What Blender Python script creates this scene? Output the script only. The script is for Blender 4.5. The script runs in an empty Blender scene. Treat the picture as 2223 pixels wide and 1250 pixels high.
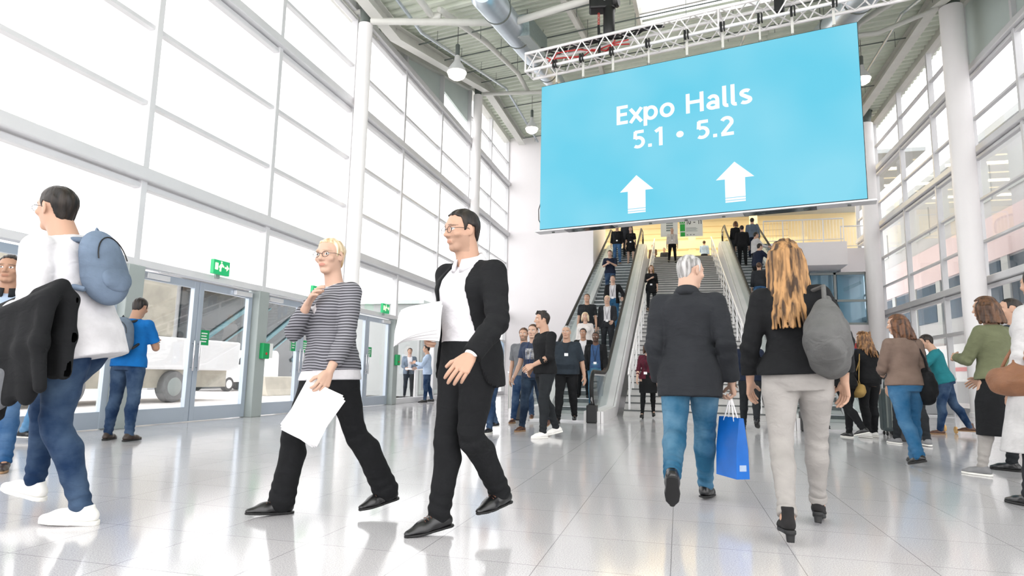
import bpy, bmesh, math, random
import numpy as np
from mathutils import Vector, Matrix

# ------------------------------------------------------------------ rotations
def RX(d):
    a = math.radians(d); c, s = math.cos(a), math.sin(a)
    return np.array([[1, 0, 0], [0, c, -s], [0, s, c]])
def RY(d):
    a = math.radians(d); c, s = math.cos(a), math.sin(a)
    return np.array([[c, 0, s], [0, 1, 0], [-s, 0, c]])
def RZ(d):
    a = math.radians(d); c, s = math.cos(a), math.sin(a)
    return np.array([[c, -s, 0], [s, c, 0], [0, 0, 1]])

POSE0 = dict(H=1.75, sex='m', x=0, y=0, z=0, yaw=180, anchor='p', lean=2, side=0, twist=0, hipdrop=0,
             hl=0, hr=0, al=2, ar=2, kl=3, kr=3, fl=0, fr=0, tol=8, tor=8, heel=0,
             sl=0, sr=0, bl=9, br=9, el=14, er=14, tl=10, tr=10, wl=0, wr=0, hy=0, hp=0)

def fk(P):
    """joint positions and frames of a figure; forward is +Y turned clockwise by yaw"""
    H = P['H']; fem = P['sex'] == 'f'
    Rp = RZ(-P['yaw'])
    J = {}; F = {}
    hw = (.052 if not fem else .054) * H
    Rt = Rp @ RX(-P['lean']) @ RY(P['side'])
    Rc = Rt @ RZ(-P['twist'])
    J['hip'] = np.zeros(3)
    for n, s in (('l', -1), ('r', 1)):
        h = Rp @ np.array([s * hw, 0, 0])
        M = Rp @ RZ(-s * P['to' + n] * .6) @ RY(-s * P['a' + n]) @ RX(P['h' + n])
        k = h + M @ np.array([0, 0, -.245 * H])
        N = M @ RX(-P['k' + n])
        a = k + N @ np.array([0, 0, -.246 * H])
        Ff = Rp @ RZ(-s * P['to' + n]) @ RX(P['f' + n])
        J['hip' + n] = h; J['knee' + n] = k; J['ank' + n] = a
        J['toe' + n] = a + Ff @ np.array([0, .105 * H, -.03 * H])
        J['sole' + n] = a + Ff @ np.array([0, .02 * H, -.04 * H])
        F['thigh' + n] = M; F['shin' + n] = N; F['foot' + n] = Ff
    J['neck'] = Rc @ np.array([0, -.012 * H, .300 * H])
    sw = (.105 if not fem else .092) * H
    for n, s in (('l', -1), ('r', 1)):
        sh = Rc @ np.array([s * sw, -.010 * H, .262 * H])
        M = Rc @ RY(-s * P['b' + n]) @ RX(P['s' + n]) @ RZ(s * P['t' + n])
        e = sh + M @ np.array([0, 0, -.172 * H])
        N = M @ RX(P['e' + n])
        w = e + N @ np.array([0, 0, -.147 * H])
        Hh = N @ RX(P['w' + n])
        J['sh' + n] = sh; J['el' + n] = e; J['wr' + n] = w
        J['hand' + n] = w + Hh @ np.array([0, 0, -.055 * H])
        F['uarm' + n] = M; F['farm' + n] = N; F['hand' + n] = Hh
    Rh = Rc @ RX(P['lean'] * .8) @ RZ(-P['hy']) @ RX(P['hp'])
    J['skull'] = J['neck'] + Rc @ np.array([0, .018 * H, .045 * H])
    J['head'] = J['skull'] + Rh @ np.array([0, .014 * H, .056 * H])
    J['top'] = J['head'] + Rh @ np.array([0, -.01 * H, .066 * H])
    J['chin'] = J['head'] + Rh @ np.array([0, .045 * H, -.064 * H])
    F['pel'] = Rp; F['torso'] = Rt; F['chest'] = Rc; F['head'] = Rh
    # lowest sole point to the floor
    low = 1e9
    for n in 'lr':
        Ff = F['foot' + n]
        for q in ((0, .105, -.04), (0, -.035, -.04 - P['heel'] / H)):
            low = min(low, (J['ank' + n] + Ff @ (np.array(q) * H))[2])
    an = P['anchor']
    o = np.array([P['x'], P['y'], 0.])
    if an in 'lr':
        o[:2] -= J['ank' + an][:2]
    o[2] = P['z'] - low
    for k in J: J[k] = J[k] + o
    return J, F
# ------------------------------------------------------------------ materials
_M = {}
def nmat(name):
    m = bpy.data.materials.new(name); m.use_nodes = True
    nt = m.node_tree; b = nt.nodes['Principled BSDF']
    return m, nt, b
def srgb(r, g, b):
    f = lambda c: (c / 255 / 12.92) if c / 255 <= .04045 else ((c / 255 + .055) / 1.055) ** 2.4
    return (f(r), f(g), f(b), 1)
def N(nt, t, **k):
    n = nt.nodes.new(t)
    for a, v in k.items():
        if a in n.inputs.keys(): n.inputs[a].default_value = v
        else: setattr(n, a, v)
    return n
def lk(nt, a, b): nt.links.new(a, b)
def bump(nt, b, h, strength=.2, dist=.01):
    u = N(nt, 'ShaderNodeBump'); u.inputs['Strength'].default_value = strength; u.inputs['Distance'].default_value = dist
    lk(nt, h, u.inputs['Height']); lk(nt, u.outputs[0], b.inputs['Normal'])
def objco(nt):
    return N(nt, 'ShaderNodeTexCoord').outputs['Object']
def mottled(nt, c1, c2, scale, detail=4, rough=.55):
    n = N(nt, 'ShaderNodeTexNoise'); n.inputs['Scale'].default_value = scale; n.inputs['Detail'].default_value = detail
    lk(nt, objco(nt), n.inputs['Vector'])
    r = N(nt, 'ShaderNodeValToRGB'); r.color_ramp.elements[0].color = c1; r.color_ramp.elements[1].color = c2
    r.color_ramp.elements[0].position = .35; r.color_ramp.elements[1].position = .68
    lk(nt, n.outputs['Fac'], r.inputs[0])
    return n, r
def plain(name, rgb, rough=.5, metal=0., spec=.5, var=.0, vs=8, emit=0., bmp=0., bs=60):
    if name in _M: return _M[name]
    m, nt, b = nmat(name); c = srgb(*rgb)
    if var:
        d = tuple(x * (1 - var) for x in c[:3]) + (1,)
        n, r = mottled(nt, d, c, vs); lk(nt, r.outputs[0], b.inputs['Base Color'])
    else: b.inputs['Base Color'].default_value = c
    b.inputs['Roughness'].default_value = rough; b.inputs['Metallic'].default_value = metal
    b.inputs['Specular IOR Level'].default_value = spec
    if emit: b.inputs['Emission Color'].default_value = c; b.inputs['Emission Strength'].default_value = emit
    if bmp:
        n2 = N(nt, 'ShaderNodeTexNoise'); n2.inputs['Scale'].default_value = bs; lk(nt, objco(nt), n2.inputs['Vector']); bump(nt, b, n2.outputs['Fac'], bmp, .004)
    _M[name] = m; return m
def cloth(name, rgb, weave=420, rough=.9, var=.22, fold=.35, sheen=.0):
    """woven fabric: fine thread bump, soft creases and a little wear in the tone"""
    m, nt, b = nmat(name); c = srgb(*rgb); d = tuple(x * (1 - var) for x in c[:3]) + (1,)
    n, r = mottled(nt, d, c, 7, 6); lk(nt, r.outputs[0], b.inputs['Base Color'])
    b.inputs['Roughness'].default_value = rough; b.inputs['Specular IOR Level'].default_value = .25
    co = objco(nt)
    w = N(nt, 'ShaderNodeTexNoise'); w.inputs['Scale'].default_value = weave; lk(nt, co, w.inputs['Vector'])
    mp = N(nt, 'ShaderNodeMapping'); mp.inputs['Scale'].default_value = (9, 9, 16); lk(nt, co, mp.inputs['Vector'])
    fo = N(nt, 'ShaderNodeTexNoise'); fo.inputs['Scale'].default_value = 1.0; fo.inputs['Detail'].default_value = 3; fo.inputs['Distortion'].default_value = .8; lk(nt, mp.outputs[0], fo.inputs['Vector'])
    a = N(nt, 'ShaderNodeMath', operation='MULTIPLY_ADD'); lk(nt, w.outputs['Fac'], a.inputs[0]); a.inputs[1].default_value = .06; lk(nt, fo.outputs['Fac'], a.inputs[2])
    bump(nt, b, a.outputs[0], fold, .03)
    _M[name] = m; return m
def denim(name, rgb, fade=(150, 178, 205), amt=.45):
    m, nt, b = nmat(name); c = srgb(*rgb); f = srgb(*fade)
    n, r = mottled(nt, c, tuple(c[i] * (1 - amt) + f[i] * amt for i in range(3)) + (1,), 4.5, 5)
    r.color_ramp.elements[0].position = .38; r.color_ramp.elements[1].position = .72
    w = N(nt, 'ShaderNodeTexWave'); w.inputs['Scale'].default_value = 260; w.bands_direction = 'DIAGONAL'; lk(nt, objco(nt), w.inputs['Vector'])
    lk(nt, r.outputs[0], b.inputs['Base Color'])
    b.inputs['Roughness'].default_value = .92; b.inputs['Specular IOR Level'].default_value = .2
    mp = N(nt, 'ShaderNodeMapping'); mp.inputs['Scale'].default_value = (8, 8, 22); lk(nt, objco(nt), mp.inputs['Vector'])
    fo = N(nt, 'ShaderNodeTexNoise'); fo.inputs['Scale'].default_value = 1.; fo.inputs['Distortion'].default_value = 1.; lk(nt, mp.outputs[0], fo.inputs['Vector'])
    a = N(nt, 'ShaderNodeMath', operation='MULTIPLY_ADD'); lk(nt, w.outputs['Fac'], a.inputs[0]); a.inputs[1].default_value = .04; lk(nt, fo.outputs['Fac'], a.inputs[2])
    bump(nt, b, a.outputs[0], .4, .03)
    _M[name] = m; return m
def hairmat(name, c1, c2, rough=.45, zs=3):
    m, nt, b = nmat(name)
    mp = N(nt, 'ShaderNodeMapping'); mp.inputs['Scale'].default_value = (38, 38, zs); lk(nt, objco(nt), mp.inputs['Vector'])
    n = N(nt, 'ShaderNodeTexNoise'); n.inputs['Scale'].default_value = 1.; n.inputs['Detail'].default_value = 5; lk(nt, mp.outputs[0], n.inputs['Vector'])
    r = N(nt, 'ShaderNodeValToRGB'); r.color_ramp.elements[0].color = srgb(*c1); r.color_ramp.elements[1].color = srgb(*c2)
    r.color_ramp.elements[0].position = .38; r.color_ramp.elements[1].position = .62
    lk(nt, n.outputs['Fac'], r.inputs[0]); lk(nt, r.outputs[0], b.inputs['Base Color'])
    b.inputs['Roughness'].default_value = rough; b.inputs['Specular IOR Level'].default_value = .35
    bump(nt, b, n.outputs['Fac'], .6, .01)
    _M[name] = m; return m
def vcol(name, rough=.6, spec=.3, sss=False, bmp=0.):
    m, nt, b = nmat(name); a = N(nt, 'ShaderNodeVertexColor'); a.layer_name = 'Col'; lk(nt, a.outputs[0], b.inputs['Base Color'])
    b.inputs['Roughness'].default_value = rough; b.inputs['Specular IOR Level'].default_value = spec
    if bmp:
        n = N(nt, 'ShaderNodeTexNoise'); n.inputs['Scale'].default_value = 130; lk(nt, objco(nt), n.inputs['Vector']); bump(nt, b, n.outputs['Fac'], bmp, .003)
    _M[name] = m; return m
def MAT(n): return _M[n]

vcol('skin', .52, .35, bmp=.12)
for n_, c_ in dict(black=(24, 25, 27), charcoal=(44, 46, 50), navy=(28, 36, 54), darkshirt=(44, 52, 60), greyblack=(36, 39, 42), white=(222, 220, 223), offwhite=(222, 216, 212), lightgrey=(196, 194, 194),
                   burgundy=(84, 32, 46), olive=(104, 108, 82), taupe=(118, 100, 90), teal=(36, 116, 124), royal=(14, 100, 170), paleblue=(176, 194, 218), slate=(96, 108, 122),
                   beige=(190, 172, 146), denimshirt=(60, 88, 128), greytee=(110, 112, 116), brownwool=(92, 74, 62), silver=(150, 150, 152), tan=(170, 140, 84), skyshirt=(170, 190, 214)).items():
    cloth('c_' + n_, c_)
cloth('c_greyjean', (158, 154, 150), var=.16)
cloth('c_bag', (98, 98, 97), weave=260, rough=.7, var=.3, fold=.6)
denim('d_blue', (38, 88, 118), (140, 178, 200)); denim('d_mid', (34, 76, 120), amt=.3); denim('d_dark', (22, 44, 74), amt=.2); denim('d_light', (76, 124, 164), amt=.5); denim('d_navy', (20, 34, 52), amt=.12); denim('d_bright', (30, 82, 120), (130, 168, 196), amt=.25)
hairmat('h_dark', (16, 13, 12), (44, 36, 30)); hairmat('h_brown', (52, 34, 22), (96, 66, 44)); hairmat('h_blond', (58, 40, 25), (172, 130, 84), .6, 1.5); hairmat('h_lightblond', (178, 150, 110), (232, 214, 184)); hairmat('h_grey', (118, 116, 114), (190, 188, 186)); hairmat('h_white', (190, 188, 186), (228, 226, 224))
hairmat('h_auburn', (44, 30, 22), (108, 72, 48), .45, 2.2); hairmat('h_curl', (70, 46, 30), (150, 110, 70), .45, 8)
plain('l_black', (20, 20, 22), .28, spec=.6, var=.3, vs=20); plain('l_brown', (86, 54, 38), .35, var=.35, vs=14); plain('l_darkbrown', (52, 38, 30), .38, var=.3, vs=14); plain('l_suede', (28, 26, 27), .95, var=.25, vs=40)
plain('l_white', (232, 230, 226), .5, var=.06); plain('r_white', (228, 226, 220), .6); plain('r_black', (18, 18, 19), .6); plain('r_tan', (150, 118, 86), .6); plain('l_grey', (126, 126, 128), .6, var=.2)
plain('p_white', (240, 239, 240), .7); plain('p_strap', (40, 60, 110), .7); plain('p_strapdark', (24, 24, 28), .7); plain('p_frame', (34, 28, 26), .3); plain('p_metal', (170, 170, 172), .3, 1.0)
def stripes(name):
    m, nt, b = nmat(name)
    sx = N(nt, 'ShaderNodeSeparateXYZ'); co = objco(nt); lk(nt, co, sx.inputs[0])
    nz = N(nt, 'ShaderNodeTexNoise'); nz.inputs['Scale'].default_value = 3.; lk(nt, co, nz.inputs['Vector'])
    a = N(nt, 'ShaderNodeMath', operation='MULTIPLY_ADD'); lk(nt, nz.outputs['Fac'], a.inputs[0]); a.inputs[1].default_value = .05; lk(nt, sx.outputs[2], a.inputs[2])
    s = N(nt, 'ShaderNodeMath', operation='MULTIPLY'); lk(nt, a.outputs[0], s.inputs[0]); s.inputs[1].default_value = 2 * math.pi / .017
    w = N(nt, 'ShaderNodeMath', operation='SINE'); lk(nt, s.outputs[0], w.inputs[0])
    r = N(nt, 'ShaderNodeValToRGB'); e = r.color_ramp.elements; e[0].position = .30; e[0].color = srgb(60, 60, 66); e[1].position = .72; e[1].color = srgb(142, 142, 148)
    h = N(nt, 'ShaderNodeMath', operation='MULTIPLY_ADD'); lk(nt, w.outputs[0], h.inputs[0]); h.inputs[1].default_value = .5; h.inputs[2].default_value = .5
    lk(nt, h.outputs[0], r.inputs[0]); lk(nt, r.outputs[0], b.inputs['Base Color']); b.inputs['Roughness'].default_value = .9
    mp = N(nt, 'ShaderNodeMapping'); mp.inputs['Scale'].default_value = (9, 9, 15); lk(nt, co, mp.inputs['Vector'])
    fo = N(nt, 'ShaderNodeTexNoise'); fo.inputs['Scale'].default_value = 1.; lk(nt, mp.outputs[0], fo.inputs['Vector']); bump(nt, b, fo.outputs['Fac'], .4, .03)
    _M[name] = m
stripes('c_stripe')
cloth('c_packblue', (112, 128, 148), weave=200, var=.3)
plain('m_handrail', (16, 16, 17), .6)
cloth('c_brownleather', (140, 98, 72), weave=120, rough=.5, var=.25)
def printed_tee(name):
    m, nt, b = nmat(name); co = objco(nt); n, r = mottled(nt, srgb(36, 46, 66), srgb(46, 58, 82), 6); b.inputs['Roughness'].default_value = .9
    lk(nt, r.outputs[0], b.inputs['Base Color']); _M[name] = m
printed_tee('c_tee')
plain('c_print', (176, 176, 178), .9, var=.8, vs=22)
# ------------------------------------------------------------------ implicit surfaces
class Field:
    """signed distance samples on a rectilinear grid"""
    def __init__(s, xs, ys, zs):
        s.ax = [np.asarray(a, np.float32) for a in (xs, ys, zs)]
        s.d = np.full([len(a) for a in s.ax], 9.0, np.float32)
    def box(s, lo, hi):
        sl = []
        for a, l, h in zip(s.ax, lo, hi):
            i = max(int(np.searchsorted(a, l)) - 1, 0); j = min(int(np.searchsorted(a, h)) + 1, len(a))
            sl.append(slice(i, max(j, i + 1)))
        return tuple(sl)
    def pts(s, sl):
        return (s.ax[0][sl[0]][:, None, None], s.ax[1][sl[1]][None, :, None], s.ax[2][sl[2]][None, None, :])
    def put(s, fn, lo, hi, k=.015, op='u'):
        m = .03 + k
        sl = s.box(np.asarray(lo) - m, np.asarray(hi) + m)
        X, Y, Z = s.pts(sl)
        d = fn(X, Y, Z).astype(np.float32)
        a = s.d[sl]
        if op == 'u':
            h = np.clip(.5 + .5 * (a - d) / k, 0, 1); s.d[sl] = a + (d - a) * h - k * h * (1 - h)
        elif op == 's':
            d = -d; h = np.clip(.5 - .5 * (a - d) / k, 0, 1); s.d[sl] = a + (d - a) * h + k * h * (1 - h)
    def inter(s, fn, k=.006):
        sl = tuple(slice(0, len(a)) for a in s.ax)
        d = fn(*s.pts(sl)).astype(np.float32)
        h = np.clip(.5 - .5 * (s.d - d) / k, 0, 1); s.d = s.d + (d - s.d) * h + k * h * (1 - h)
    def add(s, fn):
        sl = tuple(slice(0, len(a)) for a in s.ax)
        s.d = s.d + fn(*s.pts(sl)).astype(np.float32)
    # primitives
    def cone(s, p, q, r0, r1, k=.015, op='u', flat=None, fs=1.):
        p = np.asarray(p, float); q = np.asarray(q, float); v = q - p; L2 = max(float(v @ v), 1e-9)
        R = max(r0, r1) * (1.0 if flat is None else max(1, fs))
        def fn(X, Y, Z):
            x, y, z = X - p[0], Y - p[1], Z - p[2]
            t = np.clip((x * v[0] + y * v[1] + z * v[2]) / L2, 0, 1)
            x = x - t * v[0]; y = y - t * v[1]; z = z - t * v[2]
            dd = x * x + y * y + z * z
            if flat is not None:
                n = flat[0] * x + flat[1] * y + flat[2] * z
                dd = dd + n * n * (1 / (fs * fs) - 1)
            return np.sqrt(np.maximum(dd, 1e-12)) - (r0 + (r1 - r0) * t)
        s.put(fn, np.minimum(p, q) - R, np.maximum(p, q) + R, k, op)
    def ell(s, c, R, rad, k=.015, op='u'):
        c = np.asarray(c, float); rad = np.asarray(rad, float); R = np.asarray(R)
        ext = np.sqrt(((R * rad[None, :]) ** 2).sum(1)); mn = rad.min()
        def fn(X, Y, Z):
            x, y, z = X - c[0], Y - c[1], Z - c[2]
            q = 0
            for i in range(3):
                q = q + ((x * R[0, i] + y * R[1, i] + z * R[2, i]) / rad[i]) ** 2
            return (np.sqrt(q) - 1) * mn
        s.put(fn, c - ext, c + ext, k, op)
    def loft(s, o, R, sec, k=.015, pw=2.3, op='u'):
        """sec rows: w, half width, half depth, depth offset, side offset"""
        sec = np.asarray(sec, float); o = np.asarray(o, float)
        if sec.shape[1] == 4: sec = np.concatenate([sec, np.zeros((len(sec), 1))], 1)
        w0, w1 = sec[0, 0], sec[-1, 0]
        cs = np.array([R @ np.array([sx * sec[:, 1].max() + 0, sy * sec[:, 2].max() + my, w]) for sx in (-1, 1) for sy in (-1, 1)
                       for w in (w0, w1) for my in (sec[:, 3].min(), sec[:, 3].max())]) + o
        def fn(X, Y, Z):
            x, y, z = X - o[0], Y - o[1], Z - o[2]
            u = x * R[0, 0] + y * R[1, 0] + z * R[2, 0]
            v = x * R[0, 1] + y * R[1, 1] + z * R[2, 1]
            w = x * R[0, 2] + y * R[1, 2] + z * R[2, 2]
            a = np.interp(w, sec[:, 0], sec[:, 1]); b = np.interp(w, sec[:, 0], sec[:, 2])
            cy = np.interp(w, sec[:, 0], sec[:, 3]); cx = np.interp(w, sec[:, 0], sec[:, 4])
            q = (np.abs((u - cx) / a) ** pw + np.abs((v - cy) / b) ** pw) ** (1 / pw)
            d = (q - 1) * np.minimum(a, b)
            return np.maximum(d, np.maximum(w0 - w, w - w1))
        s.put(fn, cs.min(0), cs.max(0), k, op)
    def mesh(s):
        """surface nets"""
        d = s.d; ins = d < 0
        n = np.array(d.shape)
        c = np.zeros(n - 1, np.uint8)
        for i in (0, 1):
            for j in (0, 1):
                for k in (0, 1):
                    c += ins[i:n[0] - 1 + i, j:n[1] - 1 + j, k:n[2] - 1 + k]
        I, Jx, K = np.nonzero((c > 0) & (c < 8))
        if len(I) == 0: return np.zeros((0, 3)), np.zeros((0, 4), int)
        idx = np.full(n - 1, -1, np.int64); idx[I, Jx, K] = np.arange(len(I))
        base = np.stack([I, Jx, K], 1)
        acc = np.zeros((len(I), 3)); cnt = np.zeros(len(I))
        cor = [(i, j, k) for i in (0, 1) for j in (0, 1) for k in (0, 1)]
        val = {q: d[I + q[0], Jx + q[1], K + q[2]] for q in cor}
        for q in cor:
            for ax in range(3):
                if q[ax] == 0:
                    q2 = list(q); q2[ax] = 1; q2 = tuple(q2)
                    a, b = val[q], val[q2]; m = (a < 0) != (b < 0)
                    t = np.where(m, a / np.where(m, a - b, 1), 0)
                    for e in range(3):
                        acc[:, e] += np.where(m, (q[e] + t) if e == ax else q[e], 0)
                    cnt += m
        f = acc / cnt[:, None]
        V = np.stack([s.ax[e][base[:, e]] + f[:, e] * (s.ax[e][base[:, e] + 1] - s.ax[e][base[:, e]]) for e in range(3)], 1)
        Q = []
        for ax in range(3):
            u, v = (ax + 1) % 3, (ax + 2) % 3
            sa = [slice(None)] * 3; sb = [slice(None)] * 3
            sa[ax] = slice(0, -1); sb[ax] = slice(1, None)
            A, B = ins[tuple(sa)], ins[tuple(sb)]
            for sg in (0, 1):
                g = np.nonzero((A & ~B) if sg == 0 else (~A & B))
                g = np.stack(g, 1)
                ok = (g[:, u] > 0) & (g[:, v] > 0) & (g[:, u] < n[u] - 1) & (g[:, v] < n[v] - 1)
                g = g[ok]
                if len(g) == 0: continue
                def at(du, dv):
                    h = g.copy(); h[:, u] -= du; h[:, v] -= dv
                    return idx[h[:, 0], h[:, 1], h[:, 2]]
                q = np.stack([at(1, 1), at(0, 1), at(0, 0), at(1, 0)], 1)
                Q.append(q if sg == 0 else q[:, ::-1])
        Q = np.concatenate(Q) if Q else np.zeros((0, 4), int)
        Q = Q[(Q >= 0).all(1)]
        return V, Q

def axis_pts(lo, hi, h, fine=None):
    """grid coordinates from lo to hi, spaced h, spaced finer inside fine=(a,b,hf)"""
    if fine is None or fine[1] < lo or fine[0] > hi:
        return np.arange(lo, hi + h, h)
    a, b, hf = fine
    p = [np.arange(max(a, lo), min(b, hi), hf)]
    L = np.arange(max(a, lo) - h, lo - h, -h)[::-1]; Rr = np.arange(p[0][-1] + h, hi + h, h)
    return np.concatenate([L, p[0], Rr])

COL = bpy.context.scene.collection
def new_mesh(name, V, Q, mat, parent=None, smooth=True, col=None, uv=None):
    me = bpy.data.meshes.new(name)
    V = np.asarray(V, np.float32)
    if isinstance(Q, np.ndarray) and len(Q):
        nq, kk = Q.shape
        me.vertices.add(len(V)); me.vertices.foreach_set('co', V.ravel())
        me.loops.add(nq * kk); me.loops.foreach_set('vertex_index', Q.ravel().astype(np.int32))
        me.polygons.add(nq); me.polygons.foreach_set('loop_start', np.arange(0, nq * kk, kk, dtype=np.int32))
        me.update(calc_edges=True)
    else:
        me.from_pydata([tuple(v) for v in V], [], [tuple(q) for q in Q]); me.update()
    me.polygons.foreach_set('use_smooth', np.full(len(me.polygons), smooth, bool))
    if col is not None:
        at = me.color_attributes.new('Col', 'FLOAT_COLOR', 'POINT')
        c = np.ones((len(V), 4), np.float32); c[:, :3] = col
        at.data.foreach_set('color', c.ravel())
    o = bpy.data.objects.new(name, me); COL.objects.link(o)
    if mat is not None:
        for m in (mat if isinstance(mat, (list, tuple)) else [mat]): me.materials.append(m)
    if parent is not None: o.parent = parent
    return o

def tube_mesh(pts, rad, nseg=8, cap=True):
    """swept round tube with rounded ends; returns V, faces"""
    P = [np.asarray(p, float) for p in pts]; n = len(P)
    rad = [rad] * n if np.isscalar(rad) else list(rad)
    T = [P[min(i + 1, n - 1)] - P[max(i - 1, 0)] for i in range(n)]
    T = [t / max(np.linalg.norm(t), 1e-9) for t in T]
    u = np.cross(T[0], [0, 0, 1.]);
    if np.linalg.norm(u) < .1: u = np.cross(T[0], [1., 0, 0])
    u /= np.linalg.norm(u)
    V = []; Fc = []
    rings = []
    def ring(c, t, r, uu):
        v = np.cross(t, uu)
        i0 = len(V)
        for j in range(nseg):
            a = 2 * math.pi * j / nseg
            V.append(c + r * (math.cos(a) * uu + math.sin(a) * v))
        return i0
    if cap: rings.append(ring(P[0] - T[0] * rad[0] * .45, T[0], rad[0] * .7, u))
    for i in range(n):
        u = u - T[i] * (u @ T[i]); u /= max(np.linalg.norm(u), 1e-9)
        rings.append(ring(P[i], T[i], rad[i], u))
    if cap: rings.append(ring(P[-1] + T[-1] * rad[-1] * .6, T[-1], rad[-1] * .65, u))
    for a, b in zip(rings[:-1], rings[1:]):
        for j in range(nseg):
            Fc.append((a + j, a + (j + 1) % nseg, b + (j + 1) % nseg, b + j))
    Fc.append(tuple(rings[0] + j for j in range(nseg))[::-1]); Fc.append(tuple(rings[-1] + j for j in range(nseg)))
    return V, Fc
# ------------------------------------------------------------------ people
def hum_field(lo, hi, h, fine=None):
    f = fine or (None, None, None)
    return Field(axis_pts(lo[0], hi[0], h, f[0]), axis_pts(lo[1], hi[1], h, f[1]), axis_pts(lo[2], hi[2], h, f[2]))

def torso_sec(P, off=0., belly=0.):
    """cross sections along the spine (w, half width, half depth, depth offset) in metres"""
    b = P.get('build', 1.0); H = P['H']
    if P['sex'] == 'f':
        S = [(-.055, .080, .064, -.010), (-.02, .099, .074, -.012), (.02, .098, .072, -.010), (.07, .083, .060, .0), (.115, .072, .055, .003),
             (.16, .078, .058, .004), (.205, .088, .064, .004), (.240, .088, .058, -.002), (.262, .076, .047, -.008), (.282, .052, .036, -.012), (.303, .032, .029, -.014)]
    else:
        S = [(-.055, .078, .062, -.008), (-.02, .096, .070, -.008), (.02, .097, .070, -.006), (.07, .090, .063, .0), (.12, .087, .060, .003),
             (.17, .094, .064, .004), (.215, .103, .068, .004), (.245, .104, .063, -.002), (.264, .090, .052, -.008), (.283, .060, .040, -.012), (.304, .036, .033, -.014)]
    S = np.array(S)
    bl = np.exp(-((S[:, 0] - .08) / .07) ** 2) * belly
    S[:, 1] = S[:, 1] * b + bl * .35; S[:, 2] = S[:, 2] * b + bl * .6; S[:, 3] += bl * .5
    S = S * H
    S[:, 1] += off; S[:, 2] += off
    return S

def twist_loft(f, P, J, F, sec, k, pw=2.3):
    """a torso is lofted in two overlapping halves so hips and chest can turn apart"""
    o = J['hip']; s = np.asarray(sec)
    if abs(P['twist']) < 12:
        f.loft(o, F['chest'] if abs(P['twist']) > 4 else F['torso'], s, k, pw); return
    H = P['H']; cut = .11 * H
    Rm_ = F['torso'] @ RZ(-P['twist'] * .5)
    def part(a, b):
        w = np.unique(np.concatenate([[a, b], s[(s[:, 0] > a) & (s[:, 0] < b), 0]]))
        w = w[(w >= s[0, 0]) & (w <= s[-1, 0])]
        if len(w) < 2: return None
        return np.stack([w] + [np.interp(w, s[:, 0], s[:, i]) for i in range(1, s.shape[1])], 1)
    for R, a, b in ((F['torso'], -9, cut + .01 * H), (Rm_, cut - .06 * H, cut + .07 * H), (F['chest'], cut, 9)):
        q = part(a, b)
        if q is not None: f.loft(o, R, q, max(k, .03), pw)

def limb(f, pts, rads, k=.012):
    for a, b, r0, r1 in zip(pts[:-1], pts[1:], rads[:-1], rads[1:]):
        f.cone(a, b, r0, r1, k)

def lerp(a, b, t): return a + (b - a) * t

def leg_pts(P, J, F, n, off=0., hem=None, flare=0., g=1.0, fold=0.):
    """centre points and radii of a leg from hip to ankle"""
    H = P['H']; h, k, a = J['hip' + n], J['knee' + n], J['ank' + n]
    fw = F['thigh' + n][:, 1]; bk = F['shin' + n][:, 1]
    th = .052 if P['sex'] == 'm' else .055
    pts = [h + F['pel'][:, 2] * .0, lerp(h, k, .25), lerp(h, k, .6), lerp(h, k, .92) + fw * .004 * H, lerp(k, a, .08) + fw * .002 * H, lerp(k, a, .3) - bk * .010 * H, lerp(k, a, .6) - bk * .004 * H, lerp(k, a, .97)]
    r = np.array([th, th, .041, .033, .032, .033, .025, .021]) * H * g
    t = np.array([0, .125, .3, .46, .54, .65, .8, .985])
    r = r + off + flare * np.clip((t - .5) / .5, 0, 1)
    return pts, list(r)

def head_mesh(f, P, J, F, fine):
    H = P['H']; hh = .132 * H; R = F['head']; c = J['head']
    def w(x, y, z): return c + R @ (np.array([x, y, z]) * hh)
    fem = P['sex'] == 'f'
    f.ell(w(0, -.06, .13), R, np.array([.325, .415, .37]) * hh, .01)
    f.ell(w(0, .07, -.13), R, np.array([.240 if fem else .262, .285, .37]) * hh, .03)
    f.ell(w(0, -.02, -.20), R, np.array([.225 if fem else .25, .25, .22]) * hh, .03)
    jw = .07 if fem else .10
    f.cone(w(-jw, .20, -.41), w(jw, .20, -.41), (.065 if fem else .085) * hh, (.065 if fem else .085) * hh, .02)
    f.cone(w(0, .24, -.42), w(0, .26, -.42), .075 * hh, .07 * hh, .012)
    f.cone(J['neck'] - F['chest'][:, 2] * .03 * H, w(0, -.10, -.30), (.040 if not fem else .034) * H, (.036 if not fem else .030) * H, .02)
    if fine:
        f.cone(w(-.15, .30, .115), w(.15, .30, .115), .05 * hh, .05 * hh, .02)
        for s in (-1, 1):
            f.ell(w(s * .145, .385, .02), R, np.array([.085, .07, .055]) * hh, .012, 's')
            f.ell(w(s * .145, .29, .015), R, np.array([.065, .065, .06]) * hh, .004)
            f.ell(w(s * .20, .24, -.10), R, np.array([.09, .08, .07]) * hh, .02)
            f.ell(w(s * .325, -.05, -.02), R @ RZ(s * 22), np.array([.03, .085, .135]) * hh, .006)
        f.cone(w(0, .335, .07), w(0, .43, -.11), .028 * hh, .052 * hh, .012)
        f.cone(w(-.055, .37, -.125), w(.055, .37, -.125), .036 * hh, .036 * hh, .012)
        f.ell(w(0, .330, -.245), R, np.array([.10, .042, .024]) * hh, .010)
        f.ell(w(0, .325, -.290), R, np.array([.085, .042, .026]) * hh, .010)
    else:
        f.cone(w(0, .335, .05), w(0, .42, -.11), .035 * hh, .06 * hh, .012)
        for s in (-1, 1): f.ell(w(s * .33, -.04, -.02), R, np.array([.035, .09, .14]) * hh, .006)

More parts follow.
